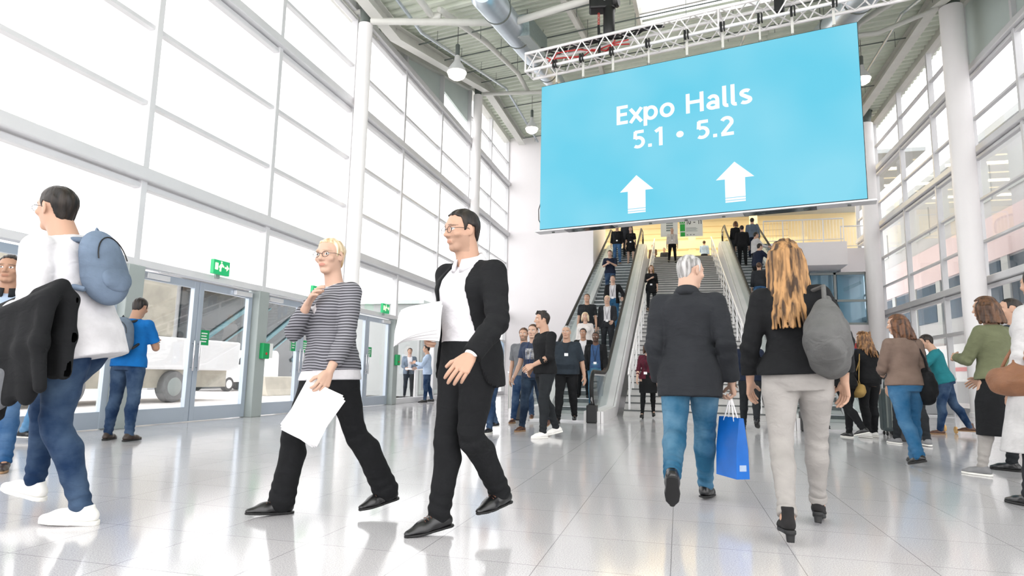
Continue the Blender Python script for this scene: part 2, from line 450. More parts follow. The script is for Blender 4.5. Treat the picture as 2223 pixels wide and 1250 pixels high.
def hand_frame(J, F, n):
    R = F['hand' + n]; s = -1 if n == 'l' else 1
    # d along the fingers, t towards the thumb (forward), m towards the body (palm side)
    return -R[:, 2], R[:, 1], -s * R[:, 0]

def hand(f, P, J, F, n, curl=.4, g=1.0):
    """palm into the field, five finger tubes returned"""
    H = P['H']; L = .105 * H * g; d, t, m = hand_frame(J, F, n); w = J['wr' + n]
    rr = .0068 * H * g
    kn = []
    for i, (tt, ll) in enumerate(((.20, .50), (.07, .53), (-.07, .51), (-.19, .46))):
        k = w + d * L * ll + t * L * tt
        kn.append(k)
        f.cone(w + t * L * tt * .55 + d * .01, k, rr * 1.35, rr * 1.1, .008)
    f.cone(w + d * L * .12 + t * L * .14 + m * .004, w + d * L * .33 + t * L * .24 + m * .012, rr * 1.6, rr * 1.35, .01)
    tubes = []
    for i, (k, ln) in enumerate(zip(kn, (.46, .52, .48, .38))):
        cv = curl * (55, 62, 66, 72)[i]
        p = k - d * L * .05; pts = [p, k]; a = 0; spread = (.10, .03, -.04, -.12)[i] * (1 - curl)
        for j, fr in enumerate((.48, .30, .22)):
            a += cv * (.8, 1.0, .7)[j]
            ar = math.radians(a)
            k = k + (d * math.cos(ar) + m * math.sin(ar) + t * spread) * L * ln * fr
            pts.append(k)
        r = rr * (.98, 1.02, .98, .86)[i]
        tubes.append((pts, [r, r, r * .95, r * .86, r * .7]))
    b = w + d * L * .30 + t * L * .22 + m * .010
    td = d * .62 + t * .62 + m * (.25 + .5 * curl); td /= np.linalg.norm(td)
    t2 = d * .86 + t * (.35 - .25 * curl) + m * (.3 + .55 * curl); t2 /= np.linalg.norm(t2)
    tubes.append(([b - td * .012, b, b + td * L * .19, b + td * L * .19 + t2 * L * .17], [rr * 1.15, rr * 1.15, rr * 1.05, rr * .8]))
    return tubes

def person_body(name, P, J, F, h, fine, skin, curlL, curlR):
    H = P['H']
    pts = np.array(list(J.values())); lo = pts.min(0) - .17; hi = pts.max(0) + .17; lo[2] = P['z'] - .02
    hh = .132 * H; c = J['head']; hf = .0042 if fine else .0065
    fin = [(c[i] - hh * .62, c[i] + hh * .62, hf) for i in range(3)] if h > hf else None
    f = hum_field(lo, hi, h, fin)
    belly = P.get('belly', 0.)
    twist_loft(f, P, J, F, torso_sec(P, -.004, belly), .02)
    Rc = F['chest']
    for n, s in (('l', -1), ('r', 1)):
        p, r = leg_pts(P, J, F, n, -.003, g=P.get('legs', 1.0)); limb(f, p, r)
        f.cone(J['ank' + n], J['toe' + n] - F['foot' + n][:, 1] * .040 * H + F['foot' + n][:, 2] * .003 * H, .020 * H, .012 * H, .015)
        f.cone(J['ank' + n], J['ank' + n] + F['foot' + n] @ np.array([0, -.016 * H, -.016 * H]), .020 * H, .016 * H, .015)
        arm_r = P.get('arms', 1.0) * (1.0 if P['sex'] == 'm' else .86) * H
        a, e, w = J['sh' + n], J['el' + n], J['wr' + n]
        limb(f, [a, lerp(a, e, .35), e, lerp(e, w, .3), w], np.array([.030, .028, .023, .0225, .0155]) * arm_r)
        f.cone(J['neck'] - Rc[:, 2] * .022 * H, a + Rc[:, 2] * .004 * H, .023 * H, .024 * H, .02)
    head_mesh(f, P, J, F, True)
    hg = .88 if P['sex'] == 'f' else .97
    tubes = hand(f, P, J, F, 'l', curlL, hg) + hand(f, P, J, F, 'r', curlR, hg)
    V, Q = f.mesh()
    # colours that belong to the skin itself: lips, eyes, brows, stubble
    q = (V - c) @ F['head'] / hh
    col = np.tile(np.array(skin, float), (len(V), 1))
    inh = (np.abs(q) < .7).all(1)
    if True:
        ax = np.abs(q[:, 0])
        lip = inh & (q[:, 1] > .25) & (((q[:, 0] / .105) ** 2 + ((q[:, 2] + .268) / .042) ** 2) < 1)
        col[lip] = col[lip] * (np.array([.86, .60, .60]) if P['sex'] == 'f' else np.array([.88, .72, .70]))
        ey = inh & (q[:, 1] > .25) & ((((ax - .145) / .068) ** 2 + ((q[:, 2] - .02) / .036) ** 2) < 1)
        col[ey] = (.75, .73, .70)
        ir = inh & (q[:, 1] > .25) & ((((ax - .145) / .030) ** 2 + ((q[:, 2] - .02) / .034) ** 2) < 1)
        col[ir] = (.06, .05, .045)
        br = inh & (q[:, 1] > .2) & ((((ax - .15) / .105) ** 2 + ((q[:, 2] - .112 + (ax - .15) * .15) / .022) ** 2) < 1)
        col[br] = col[br] * .35 + np.array(P.get('brow', (.07, .05, .035))) * .65
    if P.get('beard'):
        bd = inh & (q[:, 2] < -.14) & (q[:, 1] > -.05) & (q[:, 2] > -.52) & ~((np.abs(q[:, 0]) < .12) & (np.abs(q[:, 2] + .268) < .05) & (q[:, 1] > .25))
        col[bd] = col[bd] * .35 + np.array(P['beard']) * .65
    V = list(V); fc = [tuple(x) for x in Q]; cl = list(col)
    for p, r in tubes:
        tv, tf = tube_mesh(p, r, 8 if fine else 6); o = len(V)
        V += tv; fc += [tuple(i + o for i in x) for x in tf]; cl += [np.array(skin, float)] * len(tv)
    # quads fast path, finger caps as polygons
    return new_mesh(name, np.array(V), fc, MAT('skin'), None, True, np.array(cl))

def wrinkle(P, J, F, amp, seed, joints=()):
    r = np.random.RandomState(seed)
    W = [(r.uniform(-14, 14), r.uniform(-14, 14), r.uniform(18, 46), r.uniform(0, 6.3)) for _ in range(4)]
    def fn(X, Y, Z):
        s = 0
        for a, b, c, p in W: s = s + np.sin(a * X + b * Y + c * Z + p + 1.5 * np.sin(9 * X + p) + 1.2 * np.sin(8 * Y - p))
        d = s * amp * .25
        for (q, u, rad, am, fr) in joints:
            x, y, z = X - q[0], Y - q[1], Z - q[2]
            g = np.exp(-(x * x + y * y + z * z) / (rad * rad))
            d = d + am * g * np.sin(fr * (x * u[0] + y * u[1] + z * u[2]) + 2.5 * np.sin(20 * x + 1) + 2 * np.sin(18 * y))
        return d
    return fn

def half(n, p):
    n = np.asarray(n, float); c = float(n @ np.asarray(p))
    return lambda X, Y, Z: n[0] * X + n[1] * Y + n[2] * Z - c

def bounds(J, names, m):
    p = np.array([J[n] for n in names]); return p.min(0) - m, p.max(0) + m

def trousers(par, P, J, F, h, mat, off=.012, flare=0., hem=1.0, name='trousers', seed=1, waist=.055, wr=1.0, fold=1.0, cuff=None):
    H = P['H']
    lo, hi = bounds(J, ['hip', 'hipl', 'hipr', 'kneel', 'kneer', 'ankl', 'ankr'], .23); hi[2] = J['hip'][2] + .16 * H
    f = hum_field(lo, hi, h)
    s = torso_sec(P, off, P.get('belly', 0.) * .6); s = s[s[:, 0] < .10 * H]
    f.loft(J['hip'], F['torso'], s, .02)
    jt = []
    for n in 'lr':
        p, r = leg_pts(P, J, F, n, off, flare=flare, g=P.get('legs', 1.0))
        if hem < 1.0:
            p[-1] = lerp(J['knee' + n], J['ank' + n], hem)
        for a, b, r0, r1 in zip(p[:-1], p[1:], r[:-1], r[1:]): f.cone(a, b, r0, r1, .012)
        jt += [(J['knee' + n], F['shin' + n][:, 2], .10, .0035 * wr, 90.), (lerp(J['knee' + n], J['ank' + n], .9), F['shin' + n][:, 2], .11, .005 * wr * fold, 105.)]
    if h < .0125: f.add(wrinkle(P, J, F, .002 * wr, seed, jt))
    for n in 'lr':   # cut each leg square at its hem
        u = F['shin' + n][:, 2]; a = lerp(J['knee' + n], J['ank' + n], hem) - u * (.030 * H if hem >= 1 else 0)
        def cut(X, Y, Z, u=u, a=a):
            x, y, z = X - a[0], Y - a[1], Z - a[2]
            dl = -(u[0] * x + u[1] * y + u[2] * z)
            rad = np.sqrt(np.maximum(x * x + y * y + z * z - dl * dl, 0)) - .15
            return np.maximum(np.maximum(dl * -1., rad), dl - .12)
        f.put(cut, a - .17, a + .17, .004, 's')
    f.inter(half(F['torso'][:, 2], J['hip'] + F['torso'][:, 2] * waist * H))
    V, Q = f.mesh(); o = new_mesh(name, V, Q, mat, par)
    if cuff:   # turned-up hems
        for n in 'lr':
            u = F['shin' + n][:, 2]; a = lerp(J['knee' + n], J['ank' + n], hem); g = hum_field(a - .12, a + .12, min(h, .006))
            rr = leg_pts(P, J, F, n, off, g=P.get('legs', 1.0))[1][-1]
            g.cone(a - u * .005, a + u * .03, rr + .008, rr + .009, .004)
            g.inter(half(u, a + u * .036)); g.inter(half(-u, a - u * .008))
            v, q = g.mesh(); new_mesh('trouser_cuff', v, q, cuff, o)
    return o

def upper(par, P, J, F, h, mat, name='jacket', off=.014, hem=.0, sleeve=2.0, neck=.300, open_=None, collar=True, flare=0., seed=2, wr=1.0, slv=0.0, back_v=None, bust=True, col=None, longer=0.):
    """a garment for the torso; hem is its height on the spine (in H), sleeve 0..2 (2 = wrist)"""
    H = P['H']
    lo, hi = bounds(J, ['hip', 'neck', 'shl', 'shr', 'ell', 'elr', 'wrl', 'wrr'], .27); lo[2] = min(lo[2], J['hip'][2] + (hem - .06) * H)
    f = hum_field(lo, hi, h)
    s = torso_sec(P, off, P.get('belly', 0.))
    if hem < 0:
        a = s[2].copy(); a2 = s[2].copy(); a[0] = hem * H - .02; a[1] += flare; a[2] += flare; a2[0] = -.03 * H; a2[1] += flare * .4; a2[2] += flare * .4
        s = np.concatenate([[a], [a2], s[2:]])
    else:
        s = s.copy(); s[:, 1:3] += flare * np.clip((.10 * H - s[:, 0]) / (.10 * H), 0, 1)[:, None]
    twist_loft(f, P, J, F, s, .02, 2.4)
    if hem < .02:   # the cloth hangs over the tops of the thighs
        for n in 'lr':
            p, r = leg_pts(P, J, F, n, off + .004, g=P.get('legs', 1.0)); f.cone(p[0], p[1], r[0], r[1], .03)
    Rc = F['chest']
    if P['sex'] == 'f' and bust:
        for sx in (-1, 1):
            f.ell(J['hip'] + Rc @ (np.array([sx * .045, .052, .20]) * H), Rc, np.array([.044, .036, .046]) * H + off * .6, .03)
    jt = []
    for n, sx in (('l', -1), ('r', 1)):
        ar = P.get('arms', 1.0) * (1.0 if P['sex'] == 'm' else .86) * H
        a, e, w = J['sh' + n], J['el' + n], J['wr' + n]
        f.cone(J['neck'] - Rc[:, 2] * .022 * H, a + Rc[:, 2] * .004 * H, .024 * H + off * .5, .026 * ar + off * .7, .02)
        pts = [a, lerp(a, e, .35), e]; r = [.031 * ar + off * .85, .029 * ar + off * .85, .0245 * ar + off * .8]
        if sleeve <= 1.0:
            q = lerp(a, e, sleeve); limb(f, [a, lerp(a, q, .5), q], [r[0], r[1], r[1] * 1.02 + slv], .015)
        else:
            pts += [lerp(e, w, .35), lerp(e, w, sleeve - 1.0)]
            r += [.0235 * ar + off * .8, lerp(.0235, .0172, min(1, sleeve - 1.0)) * ar + off * .75 + slv]
            limb(f, pts, r, .015)
            jt.append((e, F['uarm' + n][:, 2], .11, .005 * wr, 85.))
    jt.append((J['hip'] + F['torso'][:, 2] * .10 * H, F['torso'][:, 2], .16, .003 * wr, 60.))
    if h < .0125: f.add(wrinkle(P, J, F, .002 * wr, seed, jt))
    T = F['torso']; o = J['hip']
    f.inter(half(-T[:, 2], o + T[:, 2] * hem * H))
    # the neck opening and square cuffs
    nk = J['neck'] + Rc @ np.array([0, .012 * H, .0])
    f.ell(nk + Rc[:, 2] * .028 * H + Rc[:, 1] * .010 * H, Rc, np.array([.050, .060, .042]) * H * (.300 / neck) ** 8, .006, 's')
    for n in 'lr':
        a, e, w = J['sh' + n], J['el' + n], J['wr' + n]
        q = lerp(a, e, sleeve) if sleeve <= 1 else lerp(e, w, sleeve - 1); u = (q - (a if sleeve <= 1 else e)); u /= np.linalg.norm(u)
        def cut(X, Y, Z, u=u, q=q):
            x, y, z = X - q[0], Y - q[1], Z - q[2]
            t = u[0] * x + u[1] * y + u[2] * z
            rad = np.sqrt(np.maximum(x * x + y * y + z * z - t * t, 0)) - (.060 if sleeve > 1 else .085)
            return np.maximum(np.maximum(-t, rad), t - (.055 if sleeve > 1 else .09))
        f.put(cut, q - .12, q + .12, .004, 's')
    if open_:
        # open front: a wedge between the two fronts, narrow at the button, wide at neck and hem
        rows = np.array(open_)
        ct = J['hip']
        def wedge(X, Y, Z):
            x, y, z = X - ct[0], Y - ct[1], Z - ct[2]
            u = x * Rc[0, 0] + y * Rc[1, 0] + z * Rc[2, 0]; v = x * Rc[0, 1] + y * Rc[1, 1] + z * Rc[2, 1]; w = (x * Rc[0, 2] + y * Rc[1, 2] + z * Rc[2, 2]) / H
            hw = np.interp(w, rows[:, 0], rows[:, 1]) * H
            return np.maximum(np.abs(u) - hw, .005 - v)
        f.put(wedge, o - .45, o + np.array([.45, .45, .40 * H]), .006, 's')
    V, Q = f.mesh()
    c = None
    if col is not None:
        q = (V - o) @ Rc / H; c = col(q, V)
    ob = new_mesh(name, V, Q, mat, par, True, c)
    return ob

def collar(par, P, J, F, mat, rise=.030, name='collar', gap=.25, r=.043):
    """a turned collar round the neck"""
    H = P['H']; Rc = F['chest']; c = J['neck'] + Rc @ (np.array([0, .004, .0]) * H)
    n = 28; V = []; Fc = []
    rows = ((-.006, r * 1.10), (rise * .55, r * .98), (rise, r * .93), (rise * 1.02, r * .99), (rise * .35, r * 1.24), (-.012, r * 1.32))
    for (z, rr) in rows:
        for i in range(n):
            a = math.radians(90 + gap * 100 * .5 + (360 - gap * 100) * i / (n - 1))
            zz = z - .022 * (.5 + .5 * math.sin(a)) + (.004 if math.sin(a) < 0 else 0)
            V.append(c + Rc @ (np.array([rr * math.cos(a), rr * 1.05 * math.sin(a), zz]) * H))
    m = len(rows)
    for j in range(m):
        for i in range(n - 1):
            a, b = j * n, ((j + 1) % m) * n
            Fc.append((a + i, a + i + 1, b + i + 1, b + i))
    Fc.append(tuple(j * n for j in range(m))); Fc.append(tuple(j * n + n - 1 for j in range(m))[::-1])
    return new_mesh(name, np.array(V), Fc, mat, par)

def lapels(par, P, J, F, mat, wbut=.10, belly=0, name='lapel', off=.018):
    """two folded lapels on the chest, from the collar down to the button"""
    H = P['H']; Rc = F['chest']; o = J['hip']; sec = torso_sec(P, off + .008, P.get('belly', 0.))
    for s in (-1, 1):
        V = []; rows = [(wbut, .006, .014), (wbut + .04, .016, .040), (wbut + .09, .026, .062), (wbut + .125, .033, .074), (wbut + .14, .035, .060), (.285, .040, .062), (.302, .043, .058)]
        for w, x0, x1 in rows:
            a = np.interp(w * H, sec[:, 0], sec[:, 1]); b = np.interp(w * H, sec[:, 0], sec[:, 2]); cy = np.interp(w * H, sec[:, 0], sec[:, 3])
            for x in (x0, (x0 + x1) / 2, x1):
                xx = min(x * H, a * .95); y = b * (1 - (xx / a) ** 2.4) ** (1 / 2.4) + cy
                V.append(o + Rc @ np.array([s * x * H, y + .004, w * H]))
        nv = len(V); V += [v - Rc[:, 1] * .010 for v in V]
        Fc = []
        for i in range(len(rows) - 1):
            for j in (0, 1):
                a = i * 3 + j; q = (a, a + 1, a + 4, a + 3)
                Fc += [q if s > 0 else q[::-1], tuple(x + nv for x in (q[::-1] if s > 0 else q))]
        nr = len(rows)
        for i in range(nr - 1):
            for j in (0, 2):
                a, b = i * 3 + j, i * 3 + 3 + j; Fc.append((a, b, b + nv, a + nv))
        for i in (0, nr - 1):
            for j in (0, 1):
                a = i * 3 + j; Fc.append((a, a + 1, a + 1 + nv, a + nv))
        new_mesh(name, np.array(V), Fc, mat, par)

def shoe(par, P, J, F, n, mat, sole, style='sneaker', h=.006):
    """one shoe built in the frame of the foot, with its sole as a sub-part"""
    H = P['H']; R = F['foot' + n]; a = J['ank' + n]; s = H / 1.75
    g = hum_field(np.array([-.075, -.12, -.115]) * s, np.array([.075, .26, .16]) * s, h)
    E = np.eye(3)
    heel = P['heel']; zb = -.07 * s
    wd = 1.0 if style != 'slim' else .85
    if style in ('boot', 'heel'): wd = .86
    g.cone(np.array([0, -.045, -.030]) * s, np.array([0, .02, -.024]) * s, .036 * s * wd, .040 * s * wd, .02)
    g.cone(np.array([0, .02, -.022]) * s, np.array([0, .10, -.044]) * s, .041 * s * wd, .038 * s * wd, .03)
    g.cone(np.array([0, .10, -.048]) * s, np.array([0, .165 if style != 'dress' else .185, -.056]) * s, .042 * s * wd, (.030 if style != 'dress' else .022) * s * wd, .03)
    top = {'sneaker': .018, 'dress': .022, 'boot': .075, 'heel': .065, 'slim': .004}[style] * s
    g.cone(np.array([0, -.022, -.02]) * s, np.array([0, -.012, .10 if style in ('boot', 'heel') else .03]) * s, .036 * s * wd, .040 * s * wd, .02)
    g.inter(lambda X, Y, Z: Z + .12 * Y * (0 if style in ('boot', 'heel') else 1) - top - 0 * X)
    so = .020 * s if style != 'dress' else .012 * s
    g.inter(lambda X, Y, Z: -(Z - (zb + so)) + 0 * X + 0 * Y)
    V, Q = g.mesh()
    o = new_mesh('shoe' if style not in ('boot', 'heel') else 'boot', V @ R.T + a, Q, mat, par)
    k = hum_field(np.array([-.075, -.12, -.115]) * s, np.array([.075, .26, -.03]) * s, h * .9)
    e = .003 * s
    def plan(X, Y, Z, g=e):
        y0, y1 = -.052 * s, (.168 if style != 'dress' else .19) * s
        t = np.clip((Y - y0) / (y1 - y0), 0, 1)
        r = np.interp(t, [0, .25, .62, .85, 1], np.array([.032, .034, .042, .036, .022 if style != 'dress' else .014]) * s * wd) + g
        yy = np.where(Y < y0, Y - y0, np.where(Y > y1, Y - y1, 0))
        return np.sqrt(X * X + yy * yy) - r
    if heel > 0:
        def fn(X, Y, Z):
            slab = np.maximum(plan(X, Y, Z), np.maximum(Z - (zb + so), zb - .002 - Z) + 0 * Y)
            hl = np.maximum(np.sqrt((X / .024) ** 2 + ((Y + .052 * s) / .026) ** 2) * .024 - .024 - .1 * (Z - zb), np.maximum(Z - (zb + so), zb - heel - Z))
            return np.minimum(slab, hl)
        k.put(fn, [-.08, -.12, -.12], [.08, .26, 0], .004)
    else:
        k.put(lambda X, Y, Z: np.maximum(plan(X, Y, Z), np.maximum(Z - (zb + so + .001), zb - Z) + 0 * X + 0 * Y), [-.08, -.12, -.12], [.08, .26, 0], .004)
    if style == 'dress' and h < .008:   # laces over the instep
        m_ = []
        lv, lf = [], []
        for q in range(4):
            y = (.035 + .018 * q) * s; zt = (.0185 - .0060 * q) * s
            tv, tf = tube_mesh([R @ np.array([x * s, y + .004 * abs(x) * 40, zt - 9 * x * x]) + a for x in (-.026, -.012, 0, .012, .026)], .0032, 6); o0 = len(lv); lv += tv; lf += [tuple(i + o0 for i in t_) for t_ in tf]
        new_mesh('laces', np.array(lv), lf, MAT('l_brown'), o)
    V, Q = k.mesh()
    new_mesh('shoe_sole', V @ R.T + a, Q, sole, o)
    return o

def hair(par, P, J, F, mat, style='short', h=.006, seed=3, length=.0):
    H = P['H']; hh = .132 * H; R = F['head']; c = J['head']
    def fld(lo, hi): return hum_field(np.array(lo) * hh, np.array(hi) * hh, h)
    E = np.eye(3); r = np.random.RandomState(seed)
    g = fld((-.70, -1.15, -.75 - length / hh), (.70, .65, .75))
    th = {'short': .035, 'crop': .018, 'fade': .02, 'quiff': .045, 'bald': .012, 'long': .055, 'bob': .07, 'curly': .09, 'bun': .03, 'pony': .03}.get(style, .04)
    if h > .009: th += .5 * h / hh
    g.ell(np.array([0, -.06, .13]) * hh, E, (np.array([.325, .415, .37]) + th) * hh, .01)
    g.ell(np.array([0, -.14, -.12]) * hh, E, (np.array([.25, .27, .26]) + th * .7) * hh, .02)
    # face and neck are kept free of hair
    if style == 'bald':
        g.inter(lambda X, Y, Z: np.maximum(Z / hh - .16 + 0 * Y + 0 * X, (Y / hh - .12 - .2 * Z / hh)))
    lift = {'short': 0, 'crop': .02, 'fade': .03, 'quiff': 0, 'bald': -.1, 'bun': 0, 'pony': 0}.get(style, 0)
    hl = {'short': (.84, .05), 'crop': (.80, .07), 'fade': (.84, .05), 'quiff': (.9, .04), 'bald': (.6, -.08), 'long': (1.35, -.10), 'bob': (1.25, -.10), 'curly': (1.2, -.05), 'bun': (.85, .03), 'pony': (.85, .03)}.get(style, (.84, .05))
    def face(X, Y, Z):
        y, z = Y / hh, Z / hh
        pl = (hl[0] * y + hl[1] - z) / math.sqrt(1 + hl[0] ** 2)
        if style in ('long', 'bob', 'curly'):
            side = (y + .02 - .25 * np.abs(X / hh)); top = .34 - z
            return -np.minimum(side, top) * hh + 0 * X
        zb = np.interp(y, [-.5, -.27, -.20, .00, .03, .09, .13, .24, .5], np.array([-.36, -.36, .06, .10, -.06, -.06, .22, .35, .40])) + lift
        zb = zb + .35 * np.maximum(np.abs(X / hh) - .12, 0) * (y > .1)
        return (z - zb) * hh * .7
    g.put(face, [-9, -9, -9], [9, 9, 9], .008, 's')
    if style in ('long', 'bob', 'curly'):
        L = length / hh
        n = {'long': 46, 'bob': 22, 'curly': 26}[style]
        for i in range(n):
            a = math.radians(-38 - 284 * 0 + 0) if 0 else math.radians(lerp(-35, 215, i / (n - 1)) + 180)
            x0, y0 = .33 * math.cos(a), -.10 + .36 * math.sin(a)
            if y0 > .16: continue
            rr = r.uniform(.085, .125) * (1.1 if style == 'curly' else 1)
            ln = L * r.uniform(.78, 1.0); ph = r.uniform(0, 6.3)
            p = np.array([x0 * .95, y0, .15]) * hh; pts = [p]
            m = 7
            for j in range(1, m + 1):
                t = j / m
                wv = (.03 if style == 'long' else .07 if style == 'curly' else .015)
                spread = 1.08 + (.45 if L > 1.2 else .22) * t
                push = max(0, t - .22) * (.62 if L > 1 else .25) * (max(0, -y0) / .46)
                pts.append(np.array([x0 * spread + wv * math.sin(ph + 7 * t), y0 * (1.02 + .12 * t) - .05 * t - push + wv * math.cos(ph + 6 * t), .15 - t * (L + .25)]) * hh)
            for j in range(m):
                r0 = rr * (1 - .75 * (j / m) ** 1.6) * hh; r1 = rr * (1 - .75 * ((j + 1) / m) ** 1.6) * hh
                g.cone(pts[j], pts[j + 1], r0, r1, .006)
        if style == 'curly':
            for i in range(60):
                a = r.uniform(0, 6.3); z = r.uniform(-.5, .5); g.ell(np.array([.42 * math.cos(a), -.12 + .40 * math.sin(a) * .9, z]) * hh if math.sin(a) < .4 else np.array([.3, -.4, z]) * hh, E, np.array([.10, .10, .10]) * hh * r.uniform(.7, 1.1), .01)
    if style == 'quiff':
        for i in range(26):
            x = r.uniform(-.26, .26); y = r.uniform(-.2, .32)
            p = np.array([x, y, .44 - .3 * max(0, y) ** 2 - .8 * x * x]) * hh
            g.cone(p, p + np.array([r.uniform(-.06, .06), r.uniform(-.16, .02), .13]) * hh, .055 * hh, .02 * hh, .015)
    if style == 'bun': g.ell(np.array([0, -.50, .22]) * hh, E, np.array([.17, .16, .17]) * hh, .01)
    if style == 'pony':
        p = np.array([0, -.46, .12]) * hh
        for j in range(6):
            q = p + np.array([0, -.05 + .02 * j, -.16]) * hh; g.cone(p, q, (.09 - .008 * j) * hh, (.082 - .008 * j) * hh, .01); p = q
    # strand grooves
    if h < .0125:
        g.add(lambda X, Y, Z: .0022 * np.sin(150 * X + 3 * np.sin(20 * Z) + 60 * Y) * (1 if style in ('long', 'bob') else .6) + .0015 * np.sin(240 * X + 40 * Y + 2 * np.sin(31 * Z)))
    V, Q = g.mesh()
    return new_mesh('hair', V @ R.T + c, Q, mat, par)

def glasses(par, P, J, F, mat):
    H = P['H']; hh = .132 * H; R = F['head']; c = J['head']
    V, Fc = [], []
    def add(p, r=.0016):
        v, f = tube_mesh([c + R @ (np.array(q) * hh) for q in p], r, 6); o = len(V); V.extend(v); Fc.extend(tuple(i + o for i in x) for x in f)
    for s in (-1, 1):
        add([(s * .15 + .105 * math.cos(a), .405, .0 + .075 * math.sin(a)) for a in np.linspace(0, 6.283, 17)])
        add([(s * .255, .40, .02), (s * .34, .25, .03), (s * .345, .0, .02), (s * .345, -.08, -.05)])
    add([(-.045, .41, .02), (0, .43, .03), (.045, .41, .02)])
    return new_mesh('glasses', np.array(V), Fc, mat, par)

def lanyard(par, P, J, F, mstrap, mbadge, off=.02, w=.10, fx=0.):
    """neck strap with a card, lying on the chest"""
    H = P['H']; Rc = F['chest']; o = J['hip']; sec = torso_sec(P, off, P.get('belly', 0.))
    def at(x, z):
        a = np.interp(z * H, sec[:, 0], sec[:, 1]); b = np.interp(z * H, sec[:, 0], sec[:, 2]); cy = np.interp(z * H, sec[:, 0], sec[:, 3])
        bu = .03 * math.exp(-((z - .20) / .05) ** 2) if P['sex'] == 'f' else 0
        return o + Rc @ np.array([x * H, b * max(0, 1 - (abs(x) * H / a) ** 2.4) ** (1 / 2.4) + cy + .006 + bu * .8, z * H])
    V, Fc = [], []
    for s in (-1, 1):
        pts = [at(s * .040 * (1 - t) + fx * t, lerp(.292, w + .03, t)) for t in np.linspace(0, 1, 9)]
        v, f = tube_mesh(pts, .0045, 6); k = len(V); V += v; Fc += [tuple(i + k for i in x) for x in f]
    st = new_mesh('lanyard', np.array(V), Fc, mstrap, par)
    c = at(fx, w) + Rc[:, 1] * .012; bw, bh = .036, .027
    vs = []; 
    for dy in (0, -.004):
        for (x, z) in ((-bw, -bh), (bw, -bh), (bw, bh), (-bw, bh)):
            vs.append(c + Rc @ np.array([x, dy, z]))
    new_mesh('badge', np.array(vs), [(0, 1, 2, 3), (7, 6, 5, 4), (0, 4, 5, 1), (1, 5, 6, 2), (2, 6, 7, 3), (3, 7, 4, 0)], mbadge, st, False)

def chest_print(par, P, J, F, mat, off=.02, z0=.14, z1=.24, w=.045):
    """a pale print that follows the front of a T-shirt"""
    H = P['H']; Rc = F['chest']; o = J['hip']; sec = torso_sec(P, off); V = []; n = 8
    for lay in (0, .003):
        for j in range(n + 1):
            for i in range(n + 1):
                x = lerp(-w, w, i / n); z = lerp(z0, z1, j / n)
                a, b, cy = (np.interp(z * H, sec[:, 0], sec[:, k]) for k in (1, 2, 3))
                V.append(o + Rc @ np.array([x * H, b * (1 - (abs(x) * H / a) ** 2.4) ** (1 / 2.4) + cy + .004 + lay, z * H]))
    m = (n + 1) ** 2; Fc = []
    for j in range(n):
        for i in range(n):
            a = j * (n + 1) + i; q = (a, a + n + 1, a + n + 2, a + 1); Fc += [q, tuple(x + m for x in q[::-1])]
    return new_mesh('print', np.array(V), Fc, mat, par)

def skirt(par, P, J, F, h, mat, hem=.35, flare=.02, name='skirt'):
    H = P['H']; kz = (J['kneel'] + J['kneer']) / 2; ax = F['pel']
    L = .245 * H * hem * 2
    s = torso_sec(P, .020); s = s[(s[:, 0] > -.03 * H) & (s[:, 0] < .09 * H)]
    fwd = float((kz - J['hip']) @ ax[:, 1])
    rows = [(-L, .105 * H + flare, .085 * H + flare + abs(fwd) * .5, fwd * .5), (-.12 * H, .116 * H + flare * .5, .086 * H + flare * .5, fwd * .2)]
    if L < .12 * H: rows = rows[:1]
    f = hum_field(*bounds(J, ['hip', 'hipl', 'hipr', 'kneel', 'kneer'], .28), h)
    f.loft(J['hip'], F['pel'], np.concatenate([rows, s]), .01, 2.2)
    V, Q = f.mesh(); return new_mesh(name, V, Q, mat, par)

# ---- one call builds a whole person from a short description
def person(label, pose, top=None, jacket=None, bottom=None, shoes=('l_black', 'r_black', 'sneaker'), hairs=('short', 'hair_dark', 0.), skin=(.62, .42, .32),
           near=False, dist=None, curl=(.35, .35), badge=None, specs=None, belt=None, group=None, extra=None, collar_=None, lap=None, seed=0, vox=None):
    P = dict(POSE0); P.update(pose); J, F = fk(P)
    dist = dist or math.hypot(P['x'], P['y'])
    h = vox or (.0075 if near else min(max(.0010 * dist, .009), .019))
    b = person_body('person', P, J, F, h if near else h, near, skin, *curl)
    b['label'] = label; b['category'] = 'person'
    if group: b['group'] = group
    if bottom:
        kw = dict(bottom); m = kw.pop('mat'); kind = kw.pop('kind', 'trousers')
        if kind == 'trousers': trousers(b, P, J, F, h, MAT(m), seed=seed + 1, **{k: (MAT(v) if k == 'cuff' else v) for k, v in kw.items()})
        else: skirt(b, P, J, F, h, MAT(m), **kw)
    if top:
        kw = dict(top); m = kw.pop('mat'); upper(b, P, J, F, h, MAT(m), seed=seed + 2, **kw)
    if jacket:
        kw = dict(jacket); m = kw.pop('mat'); upper(b, P, J, F, h, MAT(m), seed=seed + 3, **kw)
    if collar_: collar(b, P, J, F, MAT(collar_[0]), *collar_[1:])
    if lap: lapels(b, P, J, F, MAT(lap[0]), *lap[1:])
    if shoes:
        for n in 'lr': shoe(b, P, J, F, n, MAT(shoes[0]), MAT(shoes[1]), shoes[2], min(h, .012) * .85)
    if hairs: hair(b, P, J, F, MAT(hairs[1]), hairs[0], min(h * .8, .012), seed + 5, hairs[2] if len(hairs) > 2 else 0.)
    if specs: glasses(b, P, J, F, MAT(specs))
    if badge: lanyard(b, P, J, F, MAT(badge[0]), MAT(badge[1]), **(badge[2] if len(badge) > 2 else {}))
    return b, P, J, F
